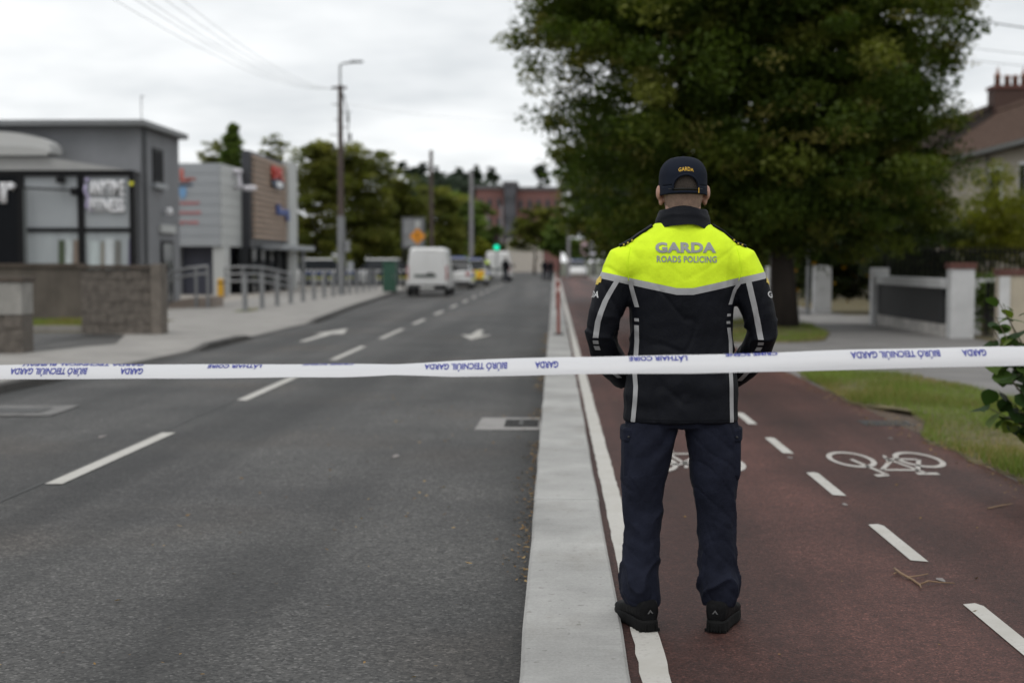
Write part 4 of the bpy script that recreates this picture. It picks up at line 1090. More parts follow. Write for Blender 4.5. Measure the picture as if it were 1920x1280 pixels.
# house
hx, hz = 14.0, 5.1
house = thing('terraced_house', 'cream rendered house with brown tiled roof and brick chimney at the right', 'house', (hx+4, 45, 0))
Y0h, Y1h = 30.0, 55.5
m = MB(); m.box(hx+.35, Y0h, 0, hx+6, Y1h-.3, hz-.12); m.build('wall', pm('house_cream', (.40, .36, .30), .85, .12, 1.2), house)
tile = pm('roof_tile', (.125, .085, .068), .9, .25, 5, .3, 30, spec=.03); ridx, ridz = hx+3.05, hz+2.05
nC = 17
for half in (0, 1):
    for k in range(nC):
        t0, t1 = k/nC, (k+1.12)/nC
        def PT(t, o_): 
            x = hx + (ridx-hx)*t; 
            if half: x = 2*ridx - x
            return x, hz + (ridz-hz)*t + o_
        xa, za = PT(t0, .0); xb, zb_ = PT(t1, .0)
        m = MB(); m.loft([[(xa, y, za+.055), (xb, y, zb_+.012), (xb, y, zb_-.03), (xa, y, za)] for y in (Y0h, Y1h)])
        q = m.build('tile_course', tile, house)
m = MB(); m.tube([(ridx, Y0h, ridz+.05), (ridx, Y1h+.02, ridz+.05)], .12, 8); m.build('ridge', tile, house)
m = MB(); m.prism([(hx+.1, hz-.05), (ridx, ridz-.02), (2*ridx-hx-.1, hz-.05)], Y1h-.25, Y1h-.06); m.build('gable', pm('house_cream', (.40, .36, .30)), house)
m = MB(); m.box(hx-.14, Y0h, hz-.16, hx-.01, Y1h+.03, hz-.02); m.build('gutter', pm('gutter_grey', (.13, .13, .125), .5), house)
for k, yy in enumerate((34, 38.5, 43.2, 46.2)):
    m = MB(); m.box(hx+.28, yy, 3.1, hx+.345, yy+1.3, 4.5); w_ = m.build('window', white_sm, house)
    m = MB(); m.box(hx+.268, yy+.1, 3.2, hx+.279, yy+.62, 4.4); m.build('pane', glassy('dark_glass', (.03, .032, .035)), w_)
    m = MB(); m.box(hx+.268, yy+.68, 3.2, hx+.279, yy+1.2, 4.4); m.build('pane', glassy('dark_glass', (.03, .032, .035)), w_)
m = MB(); m.tube([(hx+.25, 47.6, 0), (hx+.25, 47.6, hz-.17)], .05, 8); m.build('downpipe', pm('gutter_grey', (.13, .13, .125)), house)
# chimney of the next house
Ych = 55.7; c0, c1 = XX(1859, Ych), XX(1935, Ych); ct = ZZ(166, Ych, 1880)
h2 = thing('neighbour_house', 'darker roofed neighbouring house with the red brick chimney and clay pots', 'house', (hx+4, 56, 0))
m = MB(); m.box(hx+.8, 56.2, 0, hx+6, 70, hz-.05); m.build('wall', pm('house_cream', (.40, .36, .30)), h2)
tile2 = pm('roof_tile_dark', (.07, .052, .046), .9, .25, 5, .3, 30, spec=.03)
for k in range(nC):
    t0, t1 = k/nC, (k+1.12)/nC
    xa, xb = hx-.2+3.3*t0, hx-.2+3.3*t1; za, zb_ = hz+.30+2.2*t0, hz+.30+2.2*t1
    m = MB(); m.loft([[(xa, y, za+.055), (xb, y, zb_+.012), (xb, y, zb_-.03), (xa, y, za)] for y in (55.9, 70)]); m.build('tile_course', tile2, h2)
m = MB(); m.prism([(hx-.2, hz+.27), (hx+3.1, hz+2.49), (hx+6.4, hz+.27)], 56.0, 56.15); m.build('gable', pm('gable_brown', (.06, .048, .042), .85), h2)
nb = int((ct-5.0)/.085)
cb = MB()
for k in range(nb): 
    z = 5.0 + k*.085; cb.box(c0, Ych, z, c1, Ych+.9, z+.072)
cb.box(c0+.012, Ych+.012, 5, c1-.012, Ych+.888, 5+nb*.085-.001)
st = cb.build('chimney', pm('chimney_brick', (.075, .042, .033), .85, .25, 25, .2, 60), h2)
m = MB(); m.box(c0-.06, Ych-.06, ct-.01, c1+.06, Ych+.96, ct+.12); m.build('chimney_cap', rust, h2)
pot = pm('clay_pot', (.19, .09, .06), .8, .15)
for k, px in enumerate((1870, 1888, 1903, 1919)):
    m = MB(); tall = k in (0, 3); m.lathe([(.13, 0), (.11, .32), (.14, .34), (.13, .42)] + ([(.06, .52), (.02, .75)] if tall else [(.05, .44)]), (XX(px, Ych), Ych+.4, ct+.122), 10); m.build('chimney_pot', pot, h2, smooth=True)
# ------------------------------------------------------------------ vehicles
vwhite = pm('vehicle_white', (.70, .70, .69), .3, .03, 1, coat=.5)
tyrem = pm('tyre', (.015, .015, .016), .85, .2, 20)
rimm = pm('rim', (.22, .22, .23), .35, .1, metal=.6)
tl = pm('tail_light', (.30, .02, .02), .25); plast = pm('black_plastic', (.02, .02, .021), .6)
carglass = glassy('car_glass', (.02, .023, .026))
def wheels(root, w, ys, r, body_z=0):
    for s in (-1, 1):
        for y in ys:
            m = MB(); x0 = s*(w/2-.20); x1 = s*(w/2+.005)
            m.loft([[(x, y + rr*math.cos(a), r + rr*math.sin(a)) for a in np.linspace(0, 2*PI, 18, False)] for x, rr in ((x0, r*.92), (x0+s*.02, r), (x1-s*.03, r), (x1, r*.9))])
            t = m.build('wheel', tyrem, root)
            m = MB(); m.loft([[(x, y + rr*math.cos(a), r + rr*math.sin(a)) for a in np.linspace(0, 2*PI, 14, False)] for x, rr in ((x1+s*.002, r*.62), (x1+s*.012, r*.55))]); m.build('rim', rimm, t)
def body_ring(y, hw, hwt, zb, zt, belt):
    return [(-hw*.9, y, zb), (-hw, y, zb+.12), (-hw, y, belt), (-hwt, y, zt-.10), (-hwt+.10, y, zt), (hwt-.10, y, zt), (hwt, y, zt-.10), (hw, y, belt), (hw, y, zb+.12), (hw*.9, y, zb)]
def make_van(label, loc, group, w=1.84, L=4.4, H=2.12):
    v = thing('white_van', label, 'van', (0, 0, 0), group); h = w/2; t = h*.86
    m = MB(); m.loft([body_ring(0, h-.07, t-.09, .36, H-.10, 1.0), body_ring(.05, h-.02, t-.03, .30, H-.03, 1.0), body_ring(.25, h, t, .26, H, 1.0), body_ring(L*.6, h, t, .26, H-.02, 1.0), body_ring(L*.68, h, t-.04, .26, H-.14, 1.0),
                      body_ring(L*.83, h, h-.1, .26, 1.22, 1.0), body_ring(L*.95, h-.06, h-.18, .28, .98, .85), body_ring(L, h-.2, h-.3, .34, .72, .6)])
    m.build('body', vwhite, v, bevel=.03)
    for s in (-1, 1):
        m = MB(); x0, x1 = s*.012, s*(h-.12)
        m.loft([[(x0, y, .52), (x1, y, .52), (x1, y, 1.0), (s*(t-.16), y + .0, H-.20), (x0, y, H-.20)] for y in (-.022, -.001)]); d = m.build('rear_door', vwhite, v, bevel=.01)
        m = MB(); m.box(s*(h-.10), -.03, .72, s*(h-.035), .10, 1.32); m.build('tail_light', tl, v)
        m = MB(); m.box(s*(h+.005), L*.66, 1.05, s*(h+.2), L*.69, 1.3); m.build('mirror', plast, v, bevel=.02)
        m = MB(); m.loft([[(s*(h*.985+.004), L*.58, 1.12), (s*(h*.985+.004), L*.80, 1.12), (s*(t+.03), L*.69, 1.62), (s*(t+.03), L*.58, 1.66)], [(s*(h*.985-.02), L*.58, 1.12), (s*(h*.985-.02), L*.80, 1.12), (s*(t-.01), L*.69, 1.62), (s*(t-.01), L*.58, 1.66)]]); m.build('side_window', carglass, v)
    m = MB(); m.box(-h*.62, -.05, .84, h*.42, -.024, .95); m.build('handle_strip', pm('strip_dark', (.03, .045, .035), .5), v)
    m = MB(); m.box(-.02, -.045, .955, .30, -.026, 1.02); m.build('badge', plast, v)
    m = MB(); m.box(-h+.05, -.10, .28, h-.05, .03, .50); m.build('bumper', plast, v, bevel=.04)
    m = MB(); m.box(-.5, -.02, H-.16, .5, .02, H-.09); m.build('rear_spoiler', vwhite, v)
    m = MB(); m.box(-.3, -.115, .33, .3, -.102, .44); m.build('number_plate', pm('plate_white', (.6, .6, .58), .5), v)
    wheels(v, w, (.75, L-.85), .33)
    v.location = loc; ROOT[v.name] = Vector((0, 0, 0)); return v
v1p = G(801, 551, RZ)
make_van('white panel van parked nearest, blank rear doors facing down the road', (XX(801, 62), 62, RZ), 'white vans stopped in the left lane')
make_van('smaller looking white van farther off, beside the hi vis officer and the green light', (XX(933, 106), 106, RZ), 'white vans stopped in the left lane', w=1.95, H=2.25)
def make_car(label, loc, patch, stripe, rz=0, lights=True, hgt=1.6, name='patrol_car'):
    v = thing(name, label, 'car', (0, 0, 0), 'patrol cars on the closed road'); w, L = 1.82, 4.5; h = w/2
    m = MB(); m.loft([body_ring(0, h-.12, h-.16, .34, .92, .8), body_ring(.08, h-.03, h-.08, .26, 1.0, .8), body_ring(.5, h, h-.06, .22, 1.04, .8), body_ring(3.3, h, h-.06, .22, 1.02, .8), body_ring(4.2, h-.06, h-.14, .24, .84, .7), body_ring(L, h-.2, h-.3, .32, .66, .55)])
    m.build('body', vwhite, v, bevel=.03)
    t = h*.78
    def ringc(y, hw, zt): return [(-hw, y, 1.0), (-hw*.88, y, zt), (hw*.88, y, zt), (hw, y, 1.0)]
    m = MB(); m.loft([ringc(.12, h-.13, 1.08), ringc(.55, h-.10, hgt-.05), ringc(2.2, h-.10, hgt-.04), ringc(3.25, h-.1, 1.05)]); m.build('cabin_glass', carglass, v, bevel=.02)
    m = MB(); m.loft([[(-t, y, hgt-.045), (-t+.06, y, hgt+.01), (t-.06, y, hgt+.01), (t, y, hgt-.045)] for y in (.42, 2.35)]); m.build('roof', vwhite, v)
    for s in (-1, 1):
        m = MB(); m.box(s*(h-.30), -.015, .74, s*(h-.08), .06, .93); m.build('tail_light', tl, v)
        m = MB(); m.box(s*(h+.002), .55, .62, s*(h+.012), 3.9, .86); m.build('side_stripe', stripe, v)
        m = MB(); m.box(s*(h+.002), .6, .45, s*(h+.010), 3.8, .60); m.build('side_stripe', pm('stripe_yellow', (.62, .62, .04), .5), v)
        m = MB(); m.box(s*(h+.0), 3.0, 1.0, s*(h+.18), 3.12, 1.15); m.build('mirror', plast, v)
    if patch:
        m = MB(); m.box(-.74, -.03, .46, .74, .03, .98); p = m.build('rear_markings', pm('chevron_yellow', (.80, .66, .03), .5), v)
        for k in range(3):
            m = MB(); m.prism([(-.60+.45*k, .50), (-.42+.45*k, .50), (-.22+.45*k, .95), (-.40+.45*k, .95)], -.04, -.031); m.build('chevron', pm('chevron_orange', (.75, .22, .02), .5), p)
    else:
        m = MB(); m.box(-.3, -.03, .55, .3, .0, .68); m.build('number_plate', pm('plate_white', (.6, .6, .58)), v)
    m = MB(); m.box(-h+.08, -.05, .26, h-.08, .04, .44); m.build('bumper', plast, v, bevel=.03)
    if lights:
        m = MB(); m.box(-.55, 1.2, hgt+.012, .55, 1.45, hgt+.10); m.build('light_bar', pm('bar_blue', (.05, .09, .3), .2), v, bevel=.02)
    wheels(v, w, (.8, 3.55), .33)
    v.location = loc; v.rotation_euler.z = rz; ROOT[v.name] = Vector((0, 0, 0)); return v
blue = pm('stripe_blue', (.03, .07, .28), .5)
make_car('white patrol car parked directly ahead of the nearest white van', (XX(852, 77), 77, RZ), False, blue, hgt=1.68)
make_car('white patrol car with yellow and orange rear markings beyond the first car', (XX(885, 87.5), 87.5, RZ), True, blue, hgt=1.62)
make_car('white patrol car with blue side squares facing us on the right by the cycle track', (XX(1083, 132), 137, RZ), False, blue, PI, hgt=1.6)
make_car('patrol car with yellow and blue squares in the car park behind the bollards', (XX(545, 81), 82.2, 0), False, blue, -PI/2, False)
make_car('dark blue car in the car park near the green cabinet', (XX(668, 82), 83.5, 0), False, plast, -PI/2, False, name='parked_car')

# ------------------------------------------------------------------ signs, traffic light, posts
def sign_post(o, x, y, z, r=.04): m = MB(); m.tube([(x, y, -.1), (x, y, z)], r, 8); m.build('post', steel, o)
Yo = 72.5; x, z = XX(783, Yo), ZZ(443, Yo, 783)
o = thing('warning_sign', 'orange diamond road works sign standing above the white van roof', 'sign', (x, Yo, 0)); sign_post(o, x, Yo+.06, z+.5)
om = pm('sign_orange', (.68, .26, .015), .5)
m = MB(); m.prism([(x, z+.42), (x+.42, z), (x, z-.42), (x-.42, z)], Yo-.03, Yo); p = m.build('plate', om, o)
m = MB(); m.prism([(x-.03, z+.2), (x+.03, z+.2), (x+.02, z-.08), (x-.02, z-.08)], Yo-.04, Yo-.031); m.ball((x, Yo-.035, z-.17), (.035, .008, .035)); m.build('symbol', dark, p)
m = MB(); m.cbox(x, Yo+.05, z+.62, .22, .1, .36); m.build('top_lamp', clad_light, o)
Yo = 76; x0, x1 = XX(753, Yo), XX(797, Yo); zt, zb = ZZ(407, Yo, 775), ZZ(466, Yo, 775)
o = thing('billboard', 'dark framed notice board standing behind the orange diamond sign', 'sign', ((x0+x1)/2, Yo, 0))
m = MB(); m.box(x0, Yo, zb, x1, Yo+.15, zt); m.build('frame', pm('board_dark', (.08, .085, .09), .5), o)
m = MB(); m.box(x0+.1, Yo-.02, zb+.1, x1-.1, Yo-.002, zt-.12); m.build('face', pm('board_face', (.22, .225, .23), .5, .35, 1.5), o)
for s in (x0+.12, x1-.12): m = MB(); m.box(s-.06, Yo+.02, -.1, s+.06, Yo+.13, zb-.003); m.build('post', dark, o)
Yo = 98; x, z = XX(931, Yo), ZZ(464, Yo, 931)
o = thing('traffic_light', 'traffic light showing green above the farther white van', 'traffic light', (x, Yo, 0)); sign_post(o, x, Yo+.16, z-.3, .06)
m = MB(); m.box(x-.17, Yo, z-.24, x+.17, Yo+.2, z+.86); m.build('housing', dark, o, bevel=.02)
for k, (c, e) in enumerate((((0, .9, .5), 2.6), ((.05, .035, .01), 0), ((.05, .01, .01), 0))):
    mt = emit('lamp_green', (.0, .62, .36), 1.15) if k == 0 else pm('lamp_off_%d' % k, c, .3)
    m = MB(); r_ = .19 if k == 0 else .11
    m.loft([[(x+r*math.cos(a), y, z+.33*k+r*math.sin(a)) for a in np.linspace(0, 2*PI, 18, False)] for y, r in ((Yo-.002, r_), (Yo-.03, r_*.8))]); m.build('lamp', mt, o)
for px, py0, py1, c, lab in ((1095, 452, 482, (.55, .40, .42), 'pale pink roadside sign far along the right pavement'), (1111, 449, 482, (.55, .54, .57), 'white roadside sign right of the pink one')):
    Yo = 118; x = XX(px, Yo); z0, z1 = ZZ(py1-4, Yo, px), ZZ(py0, Yo, px)
    o = thing('roadside_sign', lab, 'sign', (x, Yo, 0)); sign_post(o, x, Yo+.05, z1-.1); m = MB(); m.box(x-.25, Yo-.02, z0, x+.25, Yo, z1); m.build('plate', pm('sp%d' % px, c, .5), o)
orange = pm('post_orange', (.22, .045, .03), .6)
for k, yy in enumerate((27.6, 43, 58, 74)):
    x = .075; o = thing('lane_post', ['nearest orange flexible post standing on the concrete island', 'second orange post along the concrete island', 'third orange post along the concrete island', 'farthest small orange post on the concrete island'][k], 'post', (x, yy, .03), 'orange posts on the island')
    m = MB(); m.lathe([(.033, 0), (.030, .98), (.018, 1.0)], (x, yy, .06), 12); m.build('post', orange, o, smooth=False)
    m = MB(); m.lathe([(.10, 0), (.09, .03)], (x, yy, .031), 14); m.build('base', dark, o)
    for zz in (.80,): m = MB(); m.lathe([(.035, 0), (.035, .1)], (x, yy, .06+zz), 12); m.build('reflective_band', pm('band_pale', (.5, .36, .33), .5), o)
# far end of the road
Yo = 205; x0, x1 = XX(950, Yo), XX(1019, Yo)
o = thing('site_hoarding', 'long cream hoarding across the far end of the road', 'hoarding', ((x0+x1)/2, Yo, 0)); n = 7
for k in range(n):
    a = x0+(x1-x0)*k/n; b = x0+(x1-x0)*(k+1)/n
    m = MB(); m.box(a+.02, Yo, -.1, b-.02, Yo+.2, ZZ(449, Yo, 980)); m.build('panel', pm('hoard_cream', (.46, .42, .37), .8, .08, .3), o)
m = MB(); m.box(x0, Yo-.1, ZZ(466, Yo, 980), x1, Yo-.01, ZZ(470, Yo, 980)); m.build('rail', pm('hoard_rail', (.30, .29, .22), .8), o)
def block(root, px0, px1, pyt, Y, dp, mat, rows, cols, py0=470):
    x0, x1 = XX(px0, Y), XX(px1, Y); zt = ZZ(pyt, Y, (px0+px1)/2)
    m = MB(); m.box(x0, Y, -.1, x1, Y+dp, zt); m.build('wall', mat, root)
    m = MB(); m.box(x0-.3, Y-.3, zt+.003, x1+.3, Y+dp, zt+.5); m.build('roof_edge', pm('roof_edge', (.12, .115, .12), .6), root)
    for r in range(rows):
        for c in range(cols):
            cw = (x1-x0)/cols; z = zt - 1.6 - 3.2*r; xx = x0 + cw*(c+.5)
            if z < 3: continue
            m = MB(); m.box(xx-cw*.22, Y-.10, z-1.5, xx+cw*.22, Y-.003, z); w_ = m.build('window', pm('win_grey', (.10, .10, .11), .4), root)
            m = MB(); m.box(xx-cw*.18, Y-.12, z-1.4, xx+cw*.18, Y-.102, z-.1); m.build('pane', carglass, w_)
rb = pm('far_brick', (.175, .082, .072), .85, .12, .3)
Yo = 235
o = thing('brick_building', 'long red brick block with a dark glazed stair tower at the end of the road', 'building', (XX(970, Yo), Yo, 0))
block(o, 893, 944, 354, Yo, 14, rb, 4, 3); block(o, 968, 1052, 356, Yo, 14, rb, 4, 5)
block(o, 945.5, 967, 346, Yo-1.5, 14, pm('far_dark', (.075, .075, .085), .5), 5, 2)

# ------------------------------------------------------------------ people
skin = pm('skin', (.42, .235, .17), .55, .12, 20, .1, 200)
def hand(mb, wrist, fwd, palm_n, left):
    """palm with four unequal curled fingers and a side thumb"""
    f = Vector(fwd).normalized(); n = Vector(palm_n); n = (n - f*n.dot(f)).normalized(); s = f.cross(n) * (1 if left else -1)
    w = Vector(wrist)
    def ell(c, a, b): return [c + s*(a*math.cos(t)) + n*(b*math.sin(t)) for t in np.linspace(0, 2*PI, 12, False)]
    mb.loft([ell(w - f*.03, .030, .024), ell(w + f*.02, .034, .021), ell(w + f*.06, .042, .018), ell(w + f*.098, .040, .014)])
    for k, (off, L) in enumerate(((.030, .074), (.010, .084), (-.011, .078), (-.031, .060))):
        p = w + f*.085 + s*off; d = f.copy(); pts = [p]
        for seg, bend in ((.45, .45), (.32, .7), (.23, .6)):
            d = (d*math.cos(bend) + n*math.sin(bend)).normalized(); p = p + d*(L*seg); pts.append(p)
        mb.tube(pts, [.0092, .0088, .0082, .0068], 10)
    p = w + f*.025 + s*.030; pts = [p, p + (s*.75 + f*.6 + n*.2)*.035, p + (s*.6 + f*.9 + n*.45)*.062, p + (s*.35 + f*1.0 + n*.75)*.080]
    mb.tube(pts, [.014, .0115, .0098, .0078], 10)
ARM = [((.10, .0, 1.470), .058), ((.165, 0, 1.458), .080), ((.216, -.003, 1.432), .085), ((.264, -.01, 1.345), .076), ((.302, -.015, 1.235), .068), ((.318, -.01, 1.165), .064), ((.302, .05, 1.10), .061), ((.262, .115, 1.03), .060), ((.215, .17, .975), .054)]
def make_person(label, loc, voxel=.03, jacket_col=None, yoke=True, trouser_mat=None, hero=False, cap=True, rz=0, scale=1.0, jm=None, group=None):
    p = thing('person', label, 'person', (0, 0, 0), group)
    # body: one continuous surface
    b = MB()
    def sring(cx, cy, z, hw, hd, e=2.4, n=24):
        r = []
        for k in range(n):
            a = 2*PI*k/n; c, s = math.cos(a), math.sin(a)
            r.append((cx + hw*math.copysign(abs(c)**(2/e), c), cy + hd*math.copysign(abs(s)**(2/e), s), z))
        return r
    hz = 1.735
    b.loft([sring(0, 0, z, w*.86, d*.86) for z, w, d in ((.86, .19, .12), (1.0, .19, .125), (1.2, .185, .125), (1.4, .20, .13), (1.5, .18, .11), (1.56, .11, .09))])
    b.loft([sring(.004, .0 + (z-1.5)*.12, z, w, w*1.02, 2) for z, w in ((1.5, .085), (1.58, .074), (1.64, .069), (1.70, .070))])
    b.loft([sring(.004, .035, hz + dz, w, d, 2.2) for dz, w, d in ((-.115, .040, .070), (-.095, .060, .088), (-.05, .073, .098), (0, .079, .103), (.04, .079, .101), (.08, .066, .085), (.105, .035, .05))])
    b.ball((.004, .135, hz-.03), (.014, .022, .026)); b.ball((.004, .125, hz-.072), (.024, .012, .010)); b.ball((.004, .115, hz-.108), (.026, .02, .018))
    for s in (-1, 1):
        for (z0, y0, sz) in ((hz-.028, .02, .034),):
            b.ball((.004+s*.094, y0, z0+.008), (.013, .022, .030), 10, 7); b.ball((.004+s*.086, y0+.004, z0-.026), (.010, .014, .018), 8, 6); b.ball((.004+s*.08, y0+.01, z0-.005), (.02, .012, .025), 8, 6)
        pts = [Vector((s*a[0], a[1], a[2])) for a, r in ARM] + [Vector((s*.175, .205, .95))]
        b.tube(pts, [r*.62 for a, r in ARM] + [.028], 12)
        hand(b, (s*.168, .212, .943), (-s*.75, .45, -.35), (-s*.2, -.8, -.4), s < 0)
        b.tube([(s*.11, 0, .9), (s*.145, 0, .6), (s*.15, 0, .4), (s*.155, 0, .12)], [.10, .075, .055, .045], 12)
    me = remesh(b, .0046 if hero else voxel, 3 if hero else 2); smooth_all(me)
    body = link_mesh('body', me, skin, p)
    # trousers
    t = MB()
    t.loft([sring(0, 0, z, w, d) for z, w, d in ((.80, .205, .118), (.84, .209, .128), (.90, .208, .13), (.98, .20, .125))])
    LEG = {-1: [((-.106, 0, .88), .104, .12), ((-.116, 0, .79), .107, .12), ((-.130, -.005, .70), .100, .113), ((-.145, -.005, .60), .091, .103), ((-.150, .0, .48), .079, .09), ((-.152, .0, .36), .071, .084), ((-.157, -.005, .26), .074, .086), ((-.160, -.01, .18), .082, .092), ((-.155, -.005, .125), .078, .090), ((-.148, .0, .09), .066, .084)],
            1: [((.106, 0, .88), .104, .12), ((.116, 0, .79), .107, .12), ((.126, -.005, .70), .101, .113), ((.133, -.005, .60), .095, .103), ((.140, .0, .48), .083, .09), ((.145, .0, .36), .074, .084), ((.150, -.005, .26), .075, .086), ((.155, -.01, .18), .083, .092), ((.154, -.005, .125), .077, .090), ((.152, .0, .09), .066, .084)]}
    for s in (-1, 1):
        t.loft([sring(c[0], c[1], c[2], w, d, 2.1) for c, w, d in LEG[s]])
    me = remesh(t, .0065 if hero else voxel, 6 if hero else 2)
    if hero:
        nv = []
        me.update()
        for v in me.vertices:
            c = v.co; nn = v.normal
            leg = 1 if c.x > 0 else -1
            low = max(0, 1 - abs(c.z-.20)/.16); knee = max(0, 1 - abs(c.z-.46)/.16); seat = max(0, 1-abs(c.z-.74)/.12)
            q = c.z*34 + leg*9*c.x + 5*math.sin(c.y*18 + leg) + 3.2*noise.noise(Vector((c.x*9, c.y*9, c.z*7)))
            rg_ = lambda a: (1-abs(math.sin(a)))**2 - .25
            d = .016*low*rg_(q*.62) + .010*knee*rg_(q*.45+1) + .0045*seat*math.sin(q*.8 + 40*c.x*leg)
            d += .0065*noise.noise(Vector((c.x*11, c.y*11, c.z*8))) - .0032*max(0, 1-abs(abs(noise.noise(Vector((c.x*5+9, c.y*5, c.z*9+c.x*6))))/.10)) + .003*noise.noise(Vector((c.x*30+4, c.y*30, c.z*22)))
            nv.append(c + nn*d)
        me.vertices.foreach_set('co', [x for q in nv for x in q]); me.update()
    smooth_all(me)
    trouser = link_mesh('trousers', me, trouser_mat, p)
    # jacket
    j = MB()
    j.loft([sring(0, .005, z, w, d, e) for z, w, d, e in ((.818, .227, .150, 2.5), (.90, .226, .150, 2.5), (1.01, .219, .142, 2.5), (1.15, .203, .132, 2.5), (1.25, .205, .136, 2.5), (1.35, .212, .142, 2.5), (1.43, .217, .140, 2.5), (1.49, .219, .130, 2.5), (1.530, .200, .114, 2.4), (1.558, .165, .102, 2.2), (1.585, .117, .092, 2), (1.61, .088, .085, 2))])
    for s in (-1, 1):
        pts = [Vector((s*a[0], a[1], a[2])) for a, r in ARM]
        j.tube(pts, [r for a, r in ARM], 20)
    me = remesh(j, .0060 if hero else voxel, 8 if hero else 2, .5)
    if hero:
        me.update(); nv = []
        for v in me.vertices:
            c = v.co; nn = v.normal; ax = abs(c.x); s = 1 if c.x > 0 else -1
            arm = 1 if ax > .235 else 0
            elb = max(0, 1 - (Vector((ax, c.y, c.z)) - Vector((.30, -.02, 1.16))).length/.16)
            q = c.z*30 - ax*26 + 3*noise.noise(Vector((c.x*8, c.y*8, c.z*8)))
            d = .014*elb*((1-abs(math.sin(q*.85)))**2-.25)
            pit = max(0, 1 - abs(ax-.225)/.035) * max(0, min(1, (c.z-1.2)/.1)) * max(0, 1-abs(c.z-1.36)/.16)
            d -= .010*pit*(c.y < .06)
            waist = max(0, 1 - abs(c.z-.93)/.16)*(1-arm)
            d += .0035*waist*math.sin(c.z*46 + 14*c.x*s + 3*noise.noise(Vector((c.x*7, 0, c.z*6))))
            up_ = max(0, 1 - abs(c.z-1.38)/.12)*(1-arm)*max(0, 1-abs(ax-.17)/.07)
            d += .0045*up_*math.sin(60*(ax*.7+c.z*.5))
            d += .0055*noise.noise(Vector((c.x*9, c.y*8, c.z*5))) - (.0020 if c.z > 1.33 and ax < .2 else .0045)*max(0, 1-abs(noise.noise(Vector((c.x*4+3, c.y*4, c.z*6-ax*5))))/.09) + .0016*noise.noise(Vector((c.x*34, c.y*30, c.z*24)))
            nv.append(c + nn*d)
        me.vertices.foreach_set('co', [x for q in nv for x in q]); me.update()
    mats = jm
    if yoke:
        bm = bmesh.new(); bm.from_mesh(me)
        zb, sl, fl, bw = 1.344, .215, .032, .026
        for dz in (0, -bw):
            for no, co in (((sl, 0, 1), (-fl, 0, zb+dz)), ((-sl, 0, 1), (fl, 0, zb+dz)), ((0, 0, 1), (0, 0, zb+dz))):
                bmesh.ops.bisect_plane(bm, geom=bm.verts[:] + bm.edges[:] + bm.faces[:], plane_co=co, plane_no=no, dist=1e-6)
        groups = {0: [], 1: [], 2: []}
        for f in bm.faces:
            c = f.calc_center_median(); L = zb + sl*max(0, abs(c.x)-fl)
            g = 0 if (c.z > L) else (1 if c.z > L - bw else 2)
            if c.z < 1.25: g = 2
            groups[g].append(f)
        for g, (nm, mt) in enumerate((('yoke', mats['yoke']), ('reflective_band', mats['band']), ('jacket', mats['dark']))):
            idx = {}; vs = []; fs = []
            for f in groups[g]:
                ff = []
                for v in f.verts:
                    if v.index not in idx: pass
                    if v not in idx: idx[v] = len(vs); vs.append(v.co + (v.normal*.0016 if g == 1 else Vector((0, 0, 0))))
                    ff.append(idx[v])
                fs.append(ff)
            m2 = bpy.data.meshes.new(nm); m2.from_pydata(vs, [], fs); m2.update(); smooth_all(m2); link_mesh(nm, m2, mt, p)
        bvh = BVHTree.FromBMesh(bm); bm.free()
    else:
        smooth_all(me); link_mesh('jacket', me, mats['dark'], p)
        bm = bmesh.new(); bm.from_mesh(me); bvh = BVHTree.FromBMesh(bm); bm.free()
    # shoes
    shoe_m = pm('shoe_black', (.005, .005, .0055), .6, .2, 30, .3, 60, spec=.12); sole_m = pm('sole_black', (.008, .008, .008), .75, .15, 30, spec=.12)
    for s, cx, rot in ((-1, -.153, 20), (1, .160, -20)):
        M = Matrix.Translation((cx, -.01, 0)) @ Matrix.Rotation(math.radians(rot), 4, 'Z')
        st = [(-.088, .026, .035, .10), (-.080, .039, .03, .126), (-.05, .046, .03, .142), (.0, .047, .03, .140), (.05, .047, .03, .106), (.10, .052, .03, .088), (.15, .050, .03, .076), (.185, .039, .03, .064), (.203, .02, .032, .050)]
        m = MB(); m.loft([sring(0, y, 0, hw, 1, 2, 2) and [(hw*math.copysign(abs(math.cos(a))**.8, math.cos(a)), y, zb + (zt-zb)*(.5+.5*math.copysign(abs(math.sin(a))**.7, math.sin(a)))) for a in np.linspace(0, 2*PI, 16, False)] for y, hw, zb, zt in st])
        m.lathe([(.046, .07), (.045, .12), (.046, .17)], (0, -.018, 0), 14)
        m2 = remesh(m.xform(M), .006 if hero else .02, 3); smooth_all(m2); sh = link_mesh('shoe', m2, shoe_m, p)
        m = MB(); out_ = [(-.098, .010), (-.094, .022), (-.084, .036), (-.05, .0445), (0, .043), (.05, .045), (.10, .052), (.15, .050), (.19, .038), (.208, .015)]
        pts = [(-w, y) for y, w in out_] + [(w, y) for y, w in out_[::-1]]
        m.loft([[(x*f, y*f, z) for x, y in pts] for z, f in ((0, .95), (.010, 1.0), (.038, .985), (.046, .93))]); so = m.xform(M).build('sole', sole_m, sh, bevel=.003)
        if hero:
            m = MB()
            for k in range(9): m.box(-.043, -.085+.030*k, -.001, .043, -.073+.030*k, .010)
            for k in range(5): m.box(-.026+.0115*k, -.099, .002, -.021+.0115*k, -.094, .030)
            m.xform(M).build('tread', sole_m, sh)
            m = MB(); mm_ = [(-.012, .072), (.0, .088), (.012, .072), (.007, .072), (0, .080), (-.007, .072)]
            m.prism(mm_, -.0905, -.084); m.xform(M).build('heel_mark', pm('mark_grey', (.10, .10, .10), .5), sh)
    # hair
    stub = pm('stubble', (.28, .185, .135), .8, .2, 60, .4, 500)
